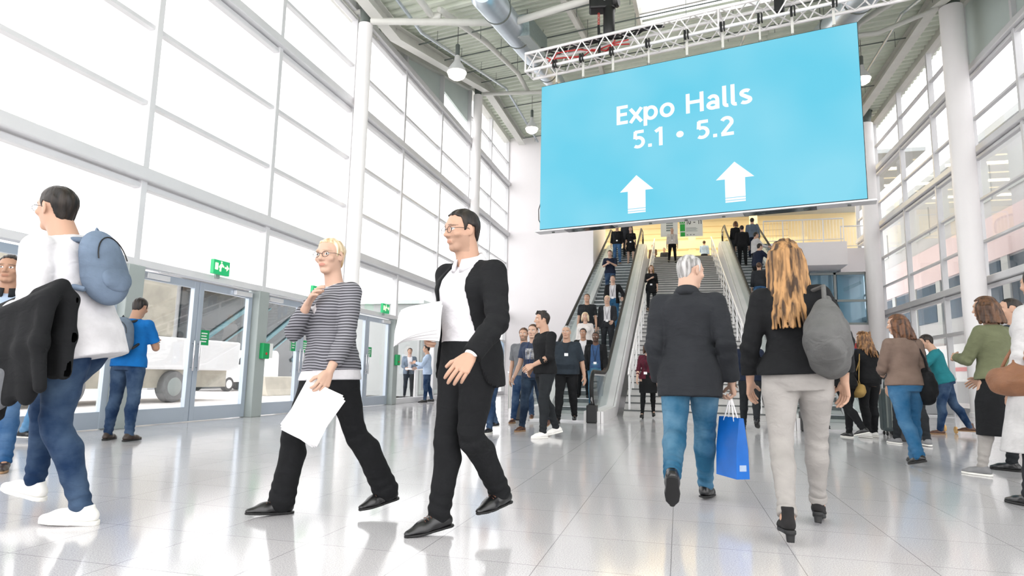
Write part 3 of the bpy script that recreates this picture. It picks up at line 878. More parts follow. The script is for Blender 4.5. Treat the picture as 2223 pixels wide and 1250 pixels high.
# ------------------------------------------------------------------ building helpers
class MB:
    def __init__(s): s.V = []; s.F = []
    def add(s, V, F):
        o = len(s.V); s.V += [tuple(map(float, v)) for v in V]; s.F += [tuple(i + o for i in f) for f in F]; return s
    def box(s, x0, x1, y0, y1, z0, z1):
        return s.add([(x, y, z) for z in (z0, z1) for y in (y0, y1) for x in (x0, x1)],
                     [(0, 2, 3, 1), (4, 5, 7, 6), (0, 1, 5, 4), (2, 6, 7, 3), (0, 4, 6, 2), (1, 3, 7, 5)])
    def obox(s, c, R, hx, hy, hz):
        c = np.asarray(c, float); R = np.asarray(R, float)
        return s.add([c + R @ np.array([x, y, z]) for z in (-hz, hz) for y in (-hy, hy) for x in (-hx, hx)],
                     [(0, 2, 3, 1), (4, 5, 7, 6), (0, 1, 5, 4), (2, 6, 7, 3), (0, 4, 6, 2), (1, 3, 7, 5)])
    def beam(s, p, q, w, h, up=(0, 0, 1)):
        """square bar from p to q"""
        p = np.asarray(p, float); q = np.asarray(q, float); d = q - p; L = np.linalg.norm(d); d /= L
        u = np.cross(d, up); u = u / np.linalg.norm(u) if np.linalg.norm(u) > 1e-6 else np.array([1., 0, 0]); v = np.cross(u, d)
        return s.obox((p + q) / 2, np.stack([u, d, v], 1), w / 2, L / 2, h / 2)
    def tube(s, pts, r, n=10, cap=True):
        v, f = tube_mesh(pts, r, n, cap); return s.add(v, f)
    def prism(s, poly, axis, a, b):
        """poly (2d) pushed along an axis from a to b"""
        def P(p, t): q = [p[0], p[1]]; q.insert(axis, t); return q
        n = len(poly); V = [P(p, a) for p in poly] + [P(p, b) for p in poly]
        F = [tuple(range(n)), tuple(range(2 * n - 1, n - 1, -1))] + [(i, i + n, (i + 1) % n + n, (i + 1) % n) for i in range(n)]
        return s.add(V, F)
    def plate(s, poly, o, R, t):
        """flat 2d outline in the plane R[:,0],R[:,2] at o, t thick along R[:,1]"""
        o = np.asarray(o, float); n = len(poly)
        V = [o + R @ np.array([p[0], d, p[1]]) for d in (0, t) for p in poly]
        F = [tuple(range(n)), tuple(range(2 * n - 1, n - 1, -1))] + [(i, i + n, (i + 1) % n + n, (i + 1) % n) for i in range(n)]
        return s.add(V, F)
    def lathe(s, prof, c=(0, 0, 0), n=24, R=None):
        V = []; F = []
        R = np.eye(3) if R is None else R
        for r, z in prof:
            for i in range(n):
                a = 2 * math.pi * i / n; V.append(np.asarray(c) + R @ np.array([r * math.cos(a), r * math.sin(a), z]))
        for j in range(len(prof) - 1):
            for i in range(n): F.append((j * n + i, j * n + (i + 1) % n, (j + 1) * n + (i + 1) % n, (j + 1) * n + i))
        F.append(tuple(range(n))[::-1]); F.append(tuple(range((len(prof) - 1) * n, len(prof) * n)))
        return s.add(V, F)
    def build(s, name, mat, parent=None, smooth=False, bevel=0., **tags):
        o = new_mesh(name, s.V, s.F, mat, parent, smooth)
        bm = bmesh.new(); bm.from_mesh(o.data); bmesh.ops.recalc_face_normals(bm, faces=bm.faces); bm.to_mesh(o.data); bm.free()
        if smooth:
            try: o.data.set_sharp_from_angle(angle=.7)
            except Exception: pass
        if bevel:
            b = o.modifiers.new('bevel', 'BEVEL'); b.width = bevel; b.segments = 2; b.limit_method = 'ANGLE'
        for k, v in tags.items(): o[{'cat': 'category'}.get(k, k)] = v
        return o
def kids(o): return [c for c in o.children]
def settle(root, loc=None):
    """give a thing its own base point: geometry so far was laid out in world coordinates"""
    def walk(o):
        yield o
        for c in o.children: yield from walk(c)
    objs = list(walk(root))
    if loc is None:
        P = np.array([v.co for o in objs if o.type == 'MESH' for v in (o.data.vertices[i] for i in range(0, len(o.data.vertices), max(1, len(o.data.vertices) // 400)))])
        lo, hi = P.min(0), P.max(0); loc = ((lo[0] + hi[0]) / 2, (lo[1] + hi[1]) / 2, lo[2])
    T = Matrix.Translation(-Vector(loc)); done = set()
    for o in objs:
        if o.type == 'MESH' and o.data.name not in done: o.data.transform(T); done.add(o.data.name)
    root.location = loc
    return root
def empty(name, label=None, cat=None, group=None):
    o = bpy.data.objects.new(name, None); COL.objects.link(o); o.empty_display_size = .2
    if label: o['label'] = label
    if cat: o['category'] = cat
    if group: o['group'] = group
    return o
def copy_thing(root, loc, label=None, rotz=None):
    r = root.copy(); COL.objects.link(r); r.location = loc
    if rotz is not None: r.rotation_euler = (0, 0, rotz)
    if label: r['label'] = label
    def rec(a, b):
        for ch in a.children:
            c = ch.copy(); COL.objects.link(c); c.parent = b; rec(ch, c)
    rec(root, r); return r
def struct(o): o['kind'] = 'structure'; return o

# ------------------------------------------------------------------ building materials
plain('m_white', (244, 240, 242), .55, var=.03, vs=.6, bmp=.05, bs=30)
plain('m_frame', (214, 214, 216), .35, spec=.5, var=.05, vs=2)
plain('m_framedark', (158, 166, 164), .35, var=.06, vs=2)
plain('m_doorframe', (178, 188, 200), .3, .35, var=.05, vs=2)
plain('m_column', (246, 243, 243), .45, var=.03, vs=.8)
plain('m_steelwhite', (214, 214, 208), .45, var=.08, vs=2)
plain('m_deck', (226, 232, 218), .6, var=.12, vs=1.2)
plain('m_panelgrey', (204, 216, 212), .5, var=.1, vs=.7)
plain('m_capdark', (96, 104, 100), .5, var=.15, vs=3)
plain('m_duct', (196, 206, 214), .32, .75, var=.1, vs=3)
plain('m_alu', (226, 226, 228), .28, .35, var=.05, vs=3)
plain('m_chrome', (206, 206, 208), .18, 1.0, var=.05, vs=5)
plain('m_brushed', (236, 234, 234), .38, .15, var=.06, vs=2)
plain('m_black', (18, 18, 20), .45, var=.2, vs=10); plain('m_rubber', (14, 14, 15), .38)
plain('m_step', (108, 116, 118), .45, .2, var=.25, vs=6); plain('m_stair', (206, 204, 202), .6, var=.14, vs=4); plain('m_nosing', (96, 98, 98), .55, var=.1)
plain('m_red', (186, 44, 40), .5); plain('m_wire', (30, 30, 34), .5)
plain('m_green', (0, 150, 84), .5); plain('m_greensign', (20, 158, 96), .4, emit=.55); plain('m_signpale', (236, 240, 196), .4, emit=1.0)
plain('m_cream', (240, 222, 178), .6, var=.06, vs=.8); plain('m_orange', (226, 178, 112), .6, var=.08, vs=1)
plain('m_infowhite', (226, 228, 226), .5); plain('m_ink', (40, 42, 44), .6); plain('m_inkgrey', (128, 138, 138), .6); plain('m_infogreen', (40, 170, 66), .5)
plain('m_concrete', (196, 190, 176), .85, var=.2, vs=3, bmp=.2, bs=20); plain('m_asphalt', (226, 222, 220), .9, var=.06, vs=1)
plain('m_facade', (176, 178, 180), .8, var=.06, vs=.4); plain('m_facadegrey', (178, 182, 182), .8, var=.08, vs=.5); plain('m_pinkwhite', (206, 188, 190), .7, var=.05, vs=.5)
plain('m_carwhite', (240, 240, 242), .2, spec=.6); plain('m_tyre', (26, 26, 28), .8); plain('m_headlamp', (170, 176, 182), .1, .5); plain('m_yellow', (224, 190, 40), .5)
plain('m_bluewin', (30, 64, 86), .5, spec=.15, var=.35, vs=.6); plain('m_darkglass', (30, 44, 50), .12, spec=.8, var=.4, vs=.5); plain('m_teal', (90, 136, 146), .3, var=.2, vs=1)
plain('m_redband', (206, 72, 66), .5); plain('m_blueband', (30, 74, 150), .5); plain('m_bluebag', (10, 104, 196), .38, var=.18, vs=6); plain('m_paper', (244, 243, 246), .7)
plain('m_bin', (196, 190, 186), .3, .6, var=.08, vs=3); plain('m_suitcase', (58, 70, 72), .5, var=.2, vs=6); plain('m_grille', (150, 166, 166), .4, .5, var=.2, vs=20); plain('m_diff', (232, 222, 188), .5)

def glass(name, tint=(1, 1, 1), refl=.7, haze=0.):
    m = bpy.data.materials.new(name); m.use_nodes = True; nt = m.node_tree; nt.nodes.clear()
    out = N(nt, 'ShaderNodeOutputMaterial'); mx = N(nt, 'ShaderNodeMixShader'); tr = N(nt, 'ShaderNodeBsdfTransparent'); gl = N(nt, 'ShaderNodeBsdfGlossy')
    tr.inputs[0].default_value = (*tint, 1); gl.inputs['Roughness'].default_value = .02
    fr = N(nt, 'ShaderNodeFresnel'); fr.inputs[0].default_value = 1.42
    mu = N(nt, 'ShaderNodeMath', operation='MULTIPLY'); lk(nt, fr.outputs[0], mu.inputs[0]); mu.inputs[1].default_value = refl
    lk(nt, mu.outputs[0], mx.inputs[0]); lk(nt, tr.outputs[0], mx.inputs[1]); lk(nt, gl.outputs[0], mx.inputs[2]); lk(nt, mx.outputs[0], out.inputs[0])
    _M[name] = m
glass('g_clear', (.985, .99, .99), .22); glass('g_bal', (.88, .93, .93), .6); glass('g_blue', (.70, .86, .93), .7)
def emis(name, rgb, strength):
    m, nt, b = nmat(name); b.inputs['Base Color'].default_value = (0, 0, 0, 1); b.inputs['Emission Color'].default_value = srgb(*rgb); b.inputs['Emission Strength'].default_value = strength; b.inputs['Roughness'].default_value = .4
    _M[name] = m; return m
emis('e_text', (255, 252, 255), 1.05); emis('e_lamp', (255, 240, 222), 9); emis('e_warm', (255, 232, 176), 3.0); emis('e_stripwarm', (255, 236, 190), 2.2)
def led(name):
    m, nt, b = nmat(name); co = objco(nt)
    n, r = mottled(nt, srgb(106, 211, 239), srgb(136, 220, 243), .55, 1.5); 
    b.inputs['Base Color'].default_value = (.004, .006, .007, 1); b.inputs['Roughness'].default_value = .55; b.inputs['Specular IOR Level'].default_value = .2
    lk(nt, r.outputs[0], b.inputs['Emission Color']); b.inputs['Emission Strength'].default_value = .97; _M[name] = m
led('e_led')
def floor_mat():
    m, nt, b = nmat('floor_granite'); co = objco(nt)
    br = N(nt, 'ShaderNodeTexBrick', offset=0.0, squash=1.0)
    mp = N(nt, 'ShaderNodeMapping'); mp.inputs['Location'].default_value = (.05, .0, 0); lk(nt, co, mp.inputs['Vector']); lk(nt, mp.outputs[0], br.inputs['Vector'])
    br.inputs['Scale'].default_value = 1.; br.inputs['Brick Width'].default_value = .6; br.inputs['Row Height'].default_value = .6; br.inputs['Mortar Size'].default_value = .0022; br.inputs['Mortar Smooth'].default_value = .1
    br.inputs['Color1'].default_value = srgb(212, 209, 211); br.inputs['Color2'].default_value = srgb(207, 205, 207); br.inputs['Mortar'].default_value = srgb(150, 148, 150)
    sp = N(nt, 'ShaderNodeTexNoise'); sp.inputs['Scale'].default_value = 160; sp.inputs['Detail'].default_value = 2; lk(nt, co, sp.inputs['Vector'])
    rp = N(nt, 'ShaderNodeValToRGB'); rp.color_ramp.elements[0].position = .38; rp.color_ramp.elements[0].color = (.70, .70, .71, 1); rp.color_ramp.elements[1].position = .60; rp.color_ramp.elements[1].color = (1, 1, 1, 1); lk(nt, sp.outputs['Fac'], rp.inputs[0])
    mu = N(nt, 'ShaderNodeMix', data_type='RGBA', blend_type='MULTIPLY'); mu.inputs[0].default_value = 1; lk(nt, br.outputs['Color'], mu.inputs[6]); lk(nt, rp.outputs[0], mu.inputs[7])
    lk(nt, mu.outputs[2], b.inputs['Base Color'])
    n2 = N(nt, 'ShaderNodeTexNoise'); n2.inputs['Scale'].default_value = 1.3; n2.inputs['Detail'].default_value = 4; lk(nt, co, n2.inputs['Vector'])
    mr = N(nt, 'ShaderNodeMapRange'); mr.inputs['To Min'].default_value = .06; mr.inputs['To Max'].default_value = .17; lk(nt, n2.outputs['Fac'], mr.inputs['Value']); lk(nt, mr.outputs[0], b.inputs['Roughness'])
    b.inputs['Specular IOR Level'].default_value = .7
    _M['floor'] = m
floor_mat()

# ------------------------------------------------------------------ the hall
XL, XR = -7.99, 8.62
def roofz(X, Y): return float(np.interp(Y + .172 * (X + 7.5), [14.4, 22.6], [10.12, 12.42]))
def yof(s, X): return s - .172 * (X + 7.5)
struct(MB().box(XL - .1, XR + .1, -7, 34, -.25, 0).build('floor', MAT('floor')))
# corrugated roof deck, in three strips round the rooflight
mb = MB()
def deck(x0, x1, s0, s1):
    prof = []; s = s0; per = .32
    while s < s1:
        prof += [(s, 0), (s + .12, 0), (s + .16, .085), (s + .28, .085)]; s += per
    prof = [p for p in prof if p[0] <= s1]; V = []; F = []
    for s, dz in prof:
        for X in (x0, x1):
            Y = yof(s, X); V.append((X, Y, float(np.interp(s, [14.4, 22.6], [10.12, 12.42])) + dz))
    for i in range(len(prof) - 1): F.append((2 * i, 2 * i + 1, 2 * i + 3, 2 * i + 2))
    n = len(V); V += [(v[0], v[1], float(np.interp(v[1] + .172 * (v[0] + 7.5), [14.4, 22.6], [10.12, 12.42])) + .22) for v in V]; F += [tuple(k + n for k in f[::-1]) for f in F]
    mb.add(V, F)
deck(-8.3, -.95, -3, 38); deck(3.1, 9.0, -3, 38); deck(-.95, 3.1, -3, 15.0); deck(-.95, 3.1, 19.5, 38)
struct(mb.build('ceiling', MAT('m_deck')))
mb = MB()
for X in (-.95, 3.1): mb.beam((X, yof(15, X), roofz(X, yof(15, X)) + .02), (X, yof(19.5, X), roofz(X, yof(19.5, X)) + .02), .10, .34)
for s in (15, 16.5, 18, 19.5): mb.beam((-.95, yof(s, -.95), roofz(-.95, yof(s, -.95)) + .02), (3.1, yof(s, 3.1), roofz(3.1, yof(s, 3.1)) + .02), .07, .2)
sky = struct(mb.build('window_30', MAT('m_steelwhite')))
mb = MB()
for a, b in ((15, 16.5), (16.5, 18), (18, 19.5)):
    q = [(X, yof(s, X), roofz(X, yof(s, X)) + .12) for s, X in ((a, -.95), (a, 3.1), (b, 3.1), (b, -.95))]
    mb.add(q + [(x, y, z + .02) for x, y, z in q], [(0, 1, 2, 3), (7, 6, 5, 4), (0, 4, 5, 1), (1, 5, 6, 2), (2, 6, 7, 3), (3, 7, 4, 0)])
mb.build('pane', MAT('g_clear'), sky)

ROWS = [0, 2.45, 3.72, 4.94, 6.18, 7.50, 8.62, 9.98]
HEAVY = (3.72, 7.50, 9.98)
def curtain(XW, inn, ys, tag, first, doors=()):
    """a glazed wall: one window per bay (frame with its panes), posts and the heavy rails apart; inn = direction into the hall"""
    n = first; k = 0
    for y in ys:   # posts
        zt = min(roofz(XW, y) - .02, 12.4)
        struct(MB().box(min(XW, XW + inn * .17), max(XW, XW + inn * .17), y - .055, y + .055, 0, zt).build('trim_%d' % (n * 3), MAT('m_frame'), bevel=.006)); n += 1
    for zi, z in enumerate(HEAVY):
        m = MB(); a, b = (0, inn * .26)
        m.box(min(XW + a, XW + b), max(XW + a, XW + b), ys[0], ys[-1], z - .02, z + .17)
        m.box(min(XW, XW + inn * .15), max(XW, XW + inn * .15), ys[0], ys[-1], z - .14, z - .045)
        struct(m.build('trim_%d' % (n * 3 + 1), MAT('m_framedark' if 0 else 'm_frame'), bevel=.02)); n += 1
    n = first
    for y0, y1 in zip(ys[:-1], ys[1:]):
        rows = list(ROWS); zt0, zt1 = roofz(XW, y0), roofz(XW, y1)
        door = any(abs(y0 - d) < .2 for d in doors)
        if min(zt0, zt1) > 12.2: rows += [11.15]
        m = MB(); g = MB(); p = .055
        for z in rows:
            if z in HEAVY or (door and z == 0): continue
            h = .11 if z == 2.45 else .07 if z > 0 else .16
            dd = .17 if z == 2.45 else .12
            m.box(min(XW, XW + inn * dd), max(XW, XW + inn * dd), y0 + p, y1 - p, z - (0 if z == 0 else h * .5), z + (h if z == 0 else h * .5))
        w = struct(m.build('window_%d' % n, MAT('m_frame'), bevel=.005)); n += 1
        top = min(zt0, zt1)
        zs = rows + [top - .02] if top > rows[-1] + .3 and top > 12.2 else rows
        for z0, z1 in zip(zs[:-1], zs[1:]):
            if door and z0 == 0: continue
            g.box(XW - .006, XW + .006, y0 + p, y1 - p, z0 + .04, z1 - .04)
        g.build('pane', MAT('g_clear'), w)
        if top < 12.2 and max(zt0, zt1) > 10.2:   # opaque wedge under the rising roof
            q = [(y0, 10.10), (y1, 10.10), (y1, zt1), (y0, zt0)]
            if tag == 'left' and y0 > 19:
                q = [(y0, 10.95), (y1, 10.85), (y1, zt1), (y0, zt0)]
                MB().prism([(y0 + p, 10.15), (y1 - p, 10.15), (y1 - p, 10.84), (y0 + p, 10.94)], 0, XW - .006, XW + .006).build('pane', MAT('g_clear'), w)
            struct(MB().prism(q, 0, XW - .05, XW + .03).build('wall_%s' % tag, MAT('m_panelgrey')))
LY = [-4.55, -1.53, 1.49, 4.51, 7.53, 10.55, 13.57, 16.59, 19.61, 22.62, 25.58, 28.5]
curtain(XL, 1, LY, 'left', 1, (4.51, 7.53, 10.55, 13.57))
RY_ = [-.45, 2.6, 5.65, 8.7, 11.75, 14.8, 17.85, 20.6, 23.4, 26.5, 29.75, 33.0]
curtain(XR, -1, RY_, 'right', 14)

for XW, inn, ys, nn in ((XL, 1, LY, 190), (XR, -1, RY_, 195)):   # eaves beam on top of the glass
    m = MB(); kn = sorted([ys[0]] + [float(14.4 - .172 * (XW + 7.5)), float(22.6 - .172 * (XW + 7.5))] + [ys[-1]])
    for a, b in zip(kn[:-1], kn[1:]): m.beam((XW + inn * .03, a, roofz(XW, a) - .06), (XW + inn * .03, b, roofz(XW, b) - .06), .30, .34)
    struct(m.build('trim_%d' % nn, MAT('m_steelwhite')))
# ------------------------------------------------------------------ glazed doors in the left wall
def door_leaf(i, y0, y1, hinge):
    m = MB(); x0, x1 = XL - .02, XL + .06; st = .105
    m.box(x0, x1, y0, y0 + st, .012, 2.36).box(x0, x1, y1 - st, y1, .012, 2.36).box(x0, x1, y0 + st, y1 - st, 2.24, 2.36).box(x0, x1, y0 + st, y1 - st, .012, .25)
    d = struct(m.build('door_%d' % i, MAT('m_doorframe'), bevel=.004))
    MB().box(XL + .012, XL + .026, y0 + st, y1 - st, .25, 2.24).build('pane', MAT('g_clear'), d)
    yh = (y1 - st * .5) if hinge == 'a' else (y0 + st * .5)
    MB().tube([(x1 + .05, yh, .85), (x1 + .05, yh, 1.35)], .014, 8).tube([(x1 - .01, yh, .9), (x1 + .05, yh, .9)], .01, 6).tube([(x1 - .01, yh, 1.3), (x1 + .05, yh, 1.3)], .01, 6).build('door_handle', MAT('m_chrome'), d, True)
    yc = y0 + .1 if hinge == 'a' else y1 - .55
    MB().box(x1, x1 + .07, yc, yc + .45, 2.255, 2.335).beam((x1 + .09, yc + .2, 2.37), (x1 + .09, yc + .62 if hinge == 'a' else yc - .15, 2.39), .02, .02).build('door_closer', MAT('m_alu'), d, bevel=.006)
    return d, x1
def sticker(d, x, y, z, w, h):
    s = MB().box(x, x + .003, y - w / 2, y + w / 2, z - h / 2, z + h / 2).build('notice', MAT('m_green'), d); s['label'] = 'green notice on the glass'
    t = MB()
    for j in range(4): t.box(x + .003, x + .005, y - w * .34, y + w * (.3 - .08 * (j % 2)), z + h * (.28 - .18 * j) - .010, z + h * (.28 - .18 * j) + .010)
    t.build('lettering', MAT('m_infowhite'), s)
di = 1
for b, (a0, mid, a1) in enumerate(((4.66, 6.03, 7.38), (7.70, 8.98, 10.38), (10.72, 12.06, 13.42), (13.74, 15.08, 16.42))):
    d, x = door_leaf(di, a0, mid - .008, 'a'); di += 1
    if b == 2: sticker(d, XL + .028, mid - .20, 1.45, .16, .30)
    d, x = door_leaf(di, mid + .008, a1, 'b'); di += 1
    sticker(d, XL + .028, mid + .24, 1.42, .22, .26)
for k, y in enumerate((4.51, 7.53, 10.55, 13.57, 16.59)):
    struct(MB().box(XL - .06, XL + .20, y - .15, y + .15, 0, 2.40).build('trim_%d' % (130 + k), MAT('m_framedark'), bevel=.01))
rel = None
for y, lab in ((10.62, 'green emergency release box with white side on the post between the door pairs'), (16.62, 'green emergency release box on the post right of the last doors')):
    t = empty('emergency_release', lab, 'emergency button', 'emergency releases')
    MB().box(XL + .20, XL + .29, y - .11, y + .08, 1.10, 1.40).build('housing', MAT('m_green'), t, bevel=.008)
    MB().box(XL + .205, XL + .285, y + .08, y + .19, 1.12, 1.40).build('side_box', MAT('m_infowhite'), t, bevel=.006)
    MB().lathe([(.024, 0), (.024, .012), (.014, .018)], (XL + .29, y - .02, 1.20), 14, RY(90)).build('button', MAT('m_red'), t, True)
    settle(t)
# escape-route signs above the doors
def exit_sign(y, z, lab, w=.40, h=.25, x=XL + .22):
    t = empty('exit_sign', lab, 'exit sign', 'exit signs')
    MB().box(x - .02, x + .05, y - w / 2, y + w / 2, z, z + h).build('light_box', MAT('m_greensign'), t, bevel=.004)
    m = MB(); R = np.stack([np.array([0, 1., 0]), np.array([1., 0, 0]), np.array([0, 0, 1.])], 1); o = np.array([x + .051, y, z])
    f = lambda pts: [((a - .5) * w, b * h) for a, b in pts]
    m.plate(f([(.08, .30), (.26, .30), (.26, .78), (.08, .78)]), o, R, .003)
    m.plate(f([(.36, .22), (.46, .22), (.46, .44), (.52, .60), (.58, .52), (.64, .58), (.54, .74), (.46, .80), (.36, .66), (.30, .50), (.36, .46)]), o, R, .003)
    m.plate(f([(.43, .82), (.49, .82), (.50, .92), (.42, .92)]), o, R, .003)
    m.plate(f([(.68, .48), (.80, .48), (.80, .32), (.95, .54), (.80, .76), (.80, .60), (.68, .60)]), o, R, .003)
    m.build('pictogram', MAT('m_signpale'), t)
    MB().box(x - .06, x - .02, y - .05, y + .05, z - .06, z + .06).build('bracket', MAT('m_framedark'), t)
    settle(t)
exit_sign(9.22, 2.52, 'green running-man exit sign over the nearest double doors')
exit_sign(12.3, 2.50, 'green running-man exit sign over the second double doors')
exit_sign(15.7, 2.50, 'green running-man exit sign over the farthest double doors')

# ------------------------------------------------------------------ end walls and the upper floor
ZU = 7.1
struct(MB().box(XL, -3.72, 28.5, 29.2, 0, 12.4).build('wall_back', MAT('m_white')))
struct(MB().box(-3.95, -3.72, 29.2, 33.6, 0, 9.2).build('wall_return', MAT('m_white')))
struct(MB().box(XL, XR + .2, 33.2, 48, ZU - .45, ZU).build('floor_upper', MAT('m_stair')))
struct(MB().box(XL - .2, 12, 46, 46.3, ZU, 14).build('wall_upper', MAT('m_cream')))
struct(MB().box(XL - .2, 12, 34.0, 46, 12.3, 12.5).build('ceiling_upper', MAT('m_facadegrey')))
struct(MB().box(-3.72, 3.75, 33.22, 33.5, 0, ZU - .46).build('wall_under', MAT('m_facadegrey')))
# cream panel courses and the orange counter wall seen through the opening
m = MB()
for j in range(9): m.box(-7.5, 7.5, 45.94, 46.0, 8.35 + j * .42, 8.35 + j * .42 + .36)
struct(m.build('trim_200', MAT('m_cream')))
t = empty('service_counter', 'long orange counter on the upper floor behind the stairs', 'counter')
MB().box(-6.5, 6.8, 43.2, 44.6, ZU, 8.25).build('counter_front', MAT('m_orange'), t)
MB().box(-6.6, 6.9, 43.1, 44.7, 8.25, 8.33).build('worktop', MAT('m_steelwhite'), t)
settle(t)
struct(MB().box(-7.5, 7.6, 40.0, 40.5, 8.95, 9.45).build('trim_201', MAT('m_cream')))
for k, x in enumerate((-3.2, .95, 4.6)):
    c = empty('upper_column', ('square cream pillar upstairs left of the information panels', 'square cream pillar upstairs under the information panels', 'square cream pillar upstairs right of the information panels')[k], 'pillar', 'upper floor pillars')
    MB().box(x - .22, x + .22, 40.06, 40.44, ZU, 12.3).build('shaft', MAT('m_cream'), c); MB().box(x - .30, x + .30, 39.95, 40.55, ZU, ZU + .15).build('base', MAT('m_steelwhite'), c); settle(c)
for k in range(7):
    t = empty('ceiling_strip_light', 'warm strip light under the upper floor ceiling, row %s from the front' % ('first', 'second', 'third', 'fourth', 'fifth', 'sixth', 'last')[k], 'ceiling light', 'upper floor strip lights')
    y = 35 + k * 1.5
    MB().box(-7, 8, y - .10, y + .10, 12.20, 12.30).build('housing', MAT('m_steelwhite'), t); MB().box(-6.9, 7.9, y - .07, y + .07, 12.17, 12.21).build('diffuser', MAT('e_warm'), t); settle(t)
# right balcony: two fascias, floor, glazed room under it
struct(MB().box(3.75, 7.25, 29.9, 33.2, 5.97, 7.02).build('trim_210', MAT('m_white'), bevel=.02))
struct(MB().box(7.25, XR - .1, 31.2, 33.2, 5.85, 6.95).build('trim_211', MAT('m_white')))
struct(MB().box(3.75, XR - .1, 32.6, 33.0, 0, 5.97).build('wall_right_back', MAT('m_white')))
struct(MB().box(3.75, 3.95, 29.9, 33.2, 0, 7.02).build('wall_stair_side', MAT('m_white')))
def railing(lab, x0, x1, y, z, n, h=1.05):
    t = empty('balcony_railing', lab, 'railing')
    MB().tube([(x0, y, z + h), (x1, y, z + h)], .030, 10).build('handrail', MAT('m_alu'), t, True)
    MB().tube([(x0, y, z + .12), (x1, y, z + .12)], .018, 8).build('bottom_rail', MAT('m_alu'), t, True)
    for i in range(n + 1):
        x = lerp(x0, x1, i / n); MB().box(x - .02, x + .02, y - .02, y + .02, z, z + h).build('post', MAT('m_alu'), t)
    b = MB()
    k = int((x1 - x0) / .13)
    for i in range(1, k): b.tube([(lerp(x0, x1, i / k), y, z + .12), (lerp(x0, x1, i / k), y, z + h)], .007, 5, False)
    q = b.build('balusters', MAT('m_alu'), t); settle(t)
railing('metal railing with thin bars on the front edge of the right balcony', 3.85, 7.15, 29.98, 7.02, 4)
railing('short railing on the set-back balcony piece beside the right column', 7.35, 8.4, 31.3, 6.95, 1)
w = MB()
for x in (5.9, 7.0, 8.3): w.box(x - .05, x + .05, 31.3, 31.42, 3.5, 5.85)
for z in (3.5, 4.55, 5.8): w.box(5.9, 8.35, 31.3, 31.42, z - .05, z + .05)
w = struct(w.build('window_40', MAT('m_framedark'))); MB().box(5.95, 8.3, 31.35, 31.37, 3.52, 5.8).build('pane', MAT('g_blue'), w)
struct(MB().box(5.85, XR - .05, 31.3, 32.6, 0, 3.45).build('wall_kiosk', MAT('m_white')))
struct(MB().box(5.85, 6.0, 31.42, 32.6, 3.45, 5.85).build('wall_room', MAT('m_teal')))
struct(MB().box(7.25, 7.5, 32.0, 32.3, 3.45, 5.85).build('trim_220', MAT('m_white')))
struct(MB().beam((6.1, 32.2, 4.5), (8.3, 32.2, 5.5), .1, .14).build('trim_221', MAT('m_frame')))
b = MB().box(6.0, 8.4, 31.26, 31.30, 2.38, 2.62).build('banner_stripe', MAT('m_redband'), None, label='red over blue banner stripe on the white kiosk wall', cat='banner')
MB().box(6.0, 8.4, 31.26, 31.30, 2.0, 2.38).build('blue_stripe', MAT('m_blueband'), b); settle(b)

# ------------------------------------------------------------------ columns
def column(x, y, r, lab, n=32):
    t = empty('column', lab, 'column', 'white round columns'); zt = roofz(x, y) - .55
    MB().lathe([(r * 1.08, 0), (r * 1.08, .12), (r, .14), (r, zt)], (x, y, 0), n).build('shaft', MAT('m_column'), t, True)
    MB().lathe([(r * .98, zt), (r * .75, zt + .05), (r * .95, zt + .5), (r * 1.05, zt + .55)], (x, y, 0), n).build('capital', MAT('m_capdark'), t, True)
    MB().box(x - .35, x + .35, y - .06, y + .06, zt + .36, zt + .42).build('bearing_plate', MAT('m_steelwhite'), t)
    settle(t, (x, y, 0))
column(-7.5, 13.35, .175, 'slim white column in front of the left glass wall behind the blonde woman')
column(-7.5, 22.45, .175, 'slim white column farther back behind the man in the black suit')
column(7.92, 19.85, .30, 'thick white column near the right glass wall, nearer one')
column(7.92, 28.75, .30, 'thick white column by the right edge of the blue screen, farther one')

# ------------------------------------------------------------------ steel under the roof
def on(X, s, drop): return (X, yof(s, X), float(np.interp(s, [14.4, 22.6], [10.12, 12.42])) - drop)
def ibeam(X, s0, s1, drop, lab, w=.24, h=.34, nm='roof_beam'):
    m = MB(); knots = [s0] + [k for k in (14.4, 22.6) if s0 < k < s1] + [s1]
    for a, b in zip(knots[:-1], knots[1:]):
        p, q = np.array(on(X, a, drop)), np.array(on(X, b, drop))
        m.beam(p + [0, 0, h / 2], q + [0, 0, h / 2], w, .03); m.beam(p - [0, 0, h / 2], q - [0, 0, h / 2], w, .03); m.beam(p, q, .03, h)
    settle(m.build(nm, MAT('m_steelwhite'), None, label=lab, cat='beam', group='roof steel'))
ibeam(-7.15, 5, 28.4, .28, 'white steel edge beam along the left eaves above the glass wall', .30)
ibeam(7.55, 8, 38, .28, 'white steel edge beam along the right eaves above the glass wall', .30)
for x, l in ((-2.6, 'white roof purlin left of the rooflight running down the hall'), (4.9, 'white roof purlin right of the rooflight running down the hall')):
    ibeam(x, 6, 38, .16, l, .14, .2, 'roof_purlin')
def pipe(pts, r, lab, mat='m_steelwhite', nm='roof_tube', cat='tube'):
    settle(MB().tube(pts, r, 12).build(nm, MAT(mat), None, True, label=lab, cat=cat, group='roof steel'))
pipe([on(-5.95, 9, .35), on(-5.85, 13.9, .35), (-5.65, 13.65, 9.75)], .085, 'white bent roof tube above the first left column')
pipe([(-5.6, 13.55, 9.85), on(-5.25, 16.6, .32), on(-5.4, 20.9, .32), (-5.6, 22.97, 12.05)], .085, 'long white roof tube running from first to second left column')
pipe([(-7.3, 13.3, 9.62), (-3.9, 14.15, 9.62)], .085, 'white tie tube from the first left column towards the duct')
pipe([(-3.9, 14.15, 9.62), (-1.65, 13.5, 9.6), (5.2, 11.6, 9.75)], .085, 'white tie tube crossing the hall above the truss')
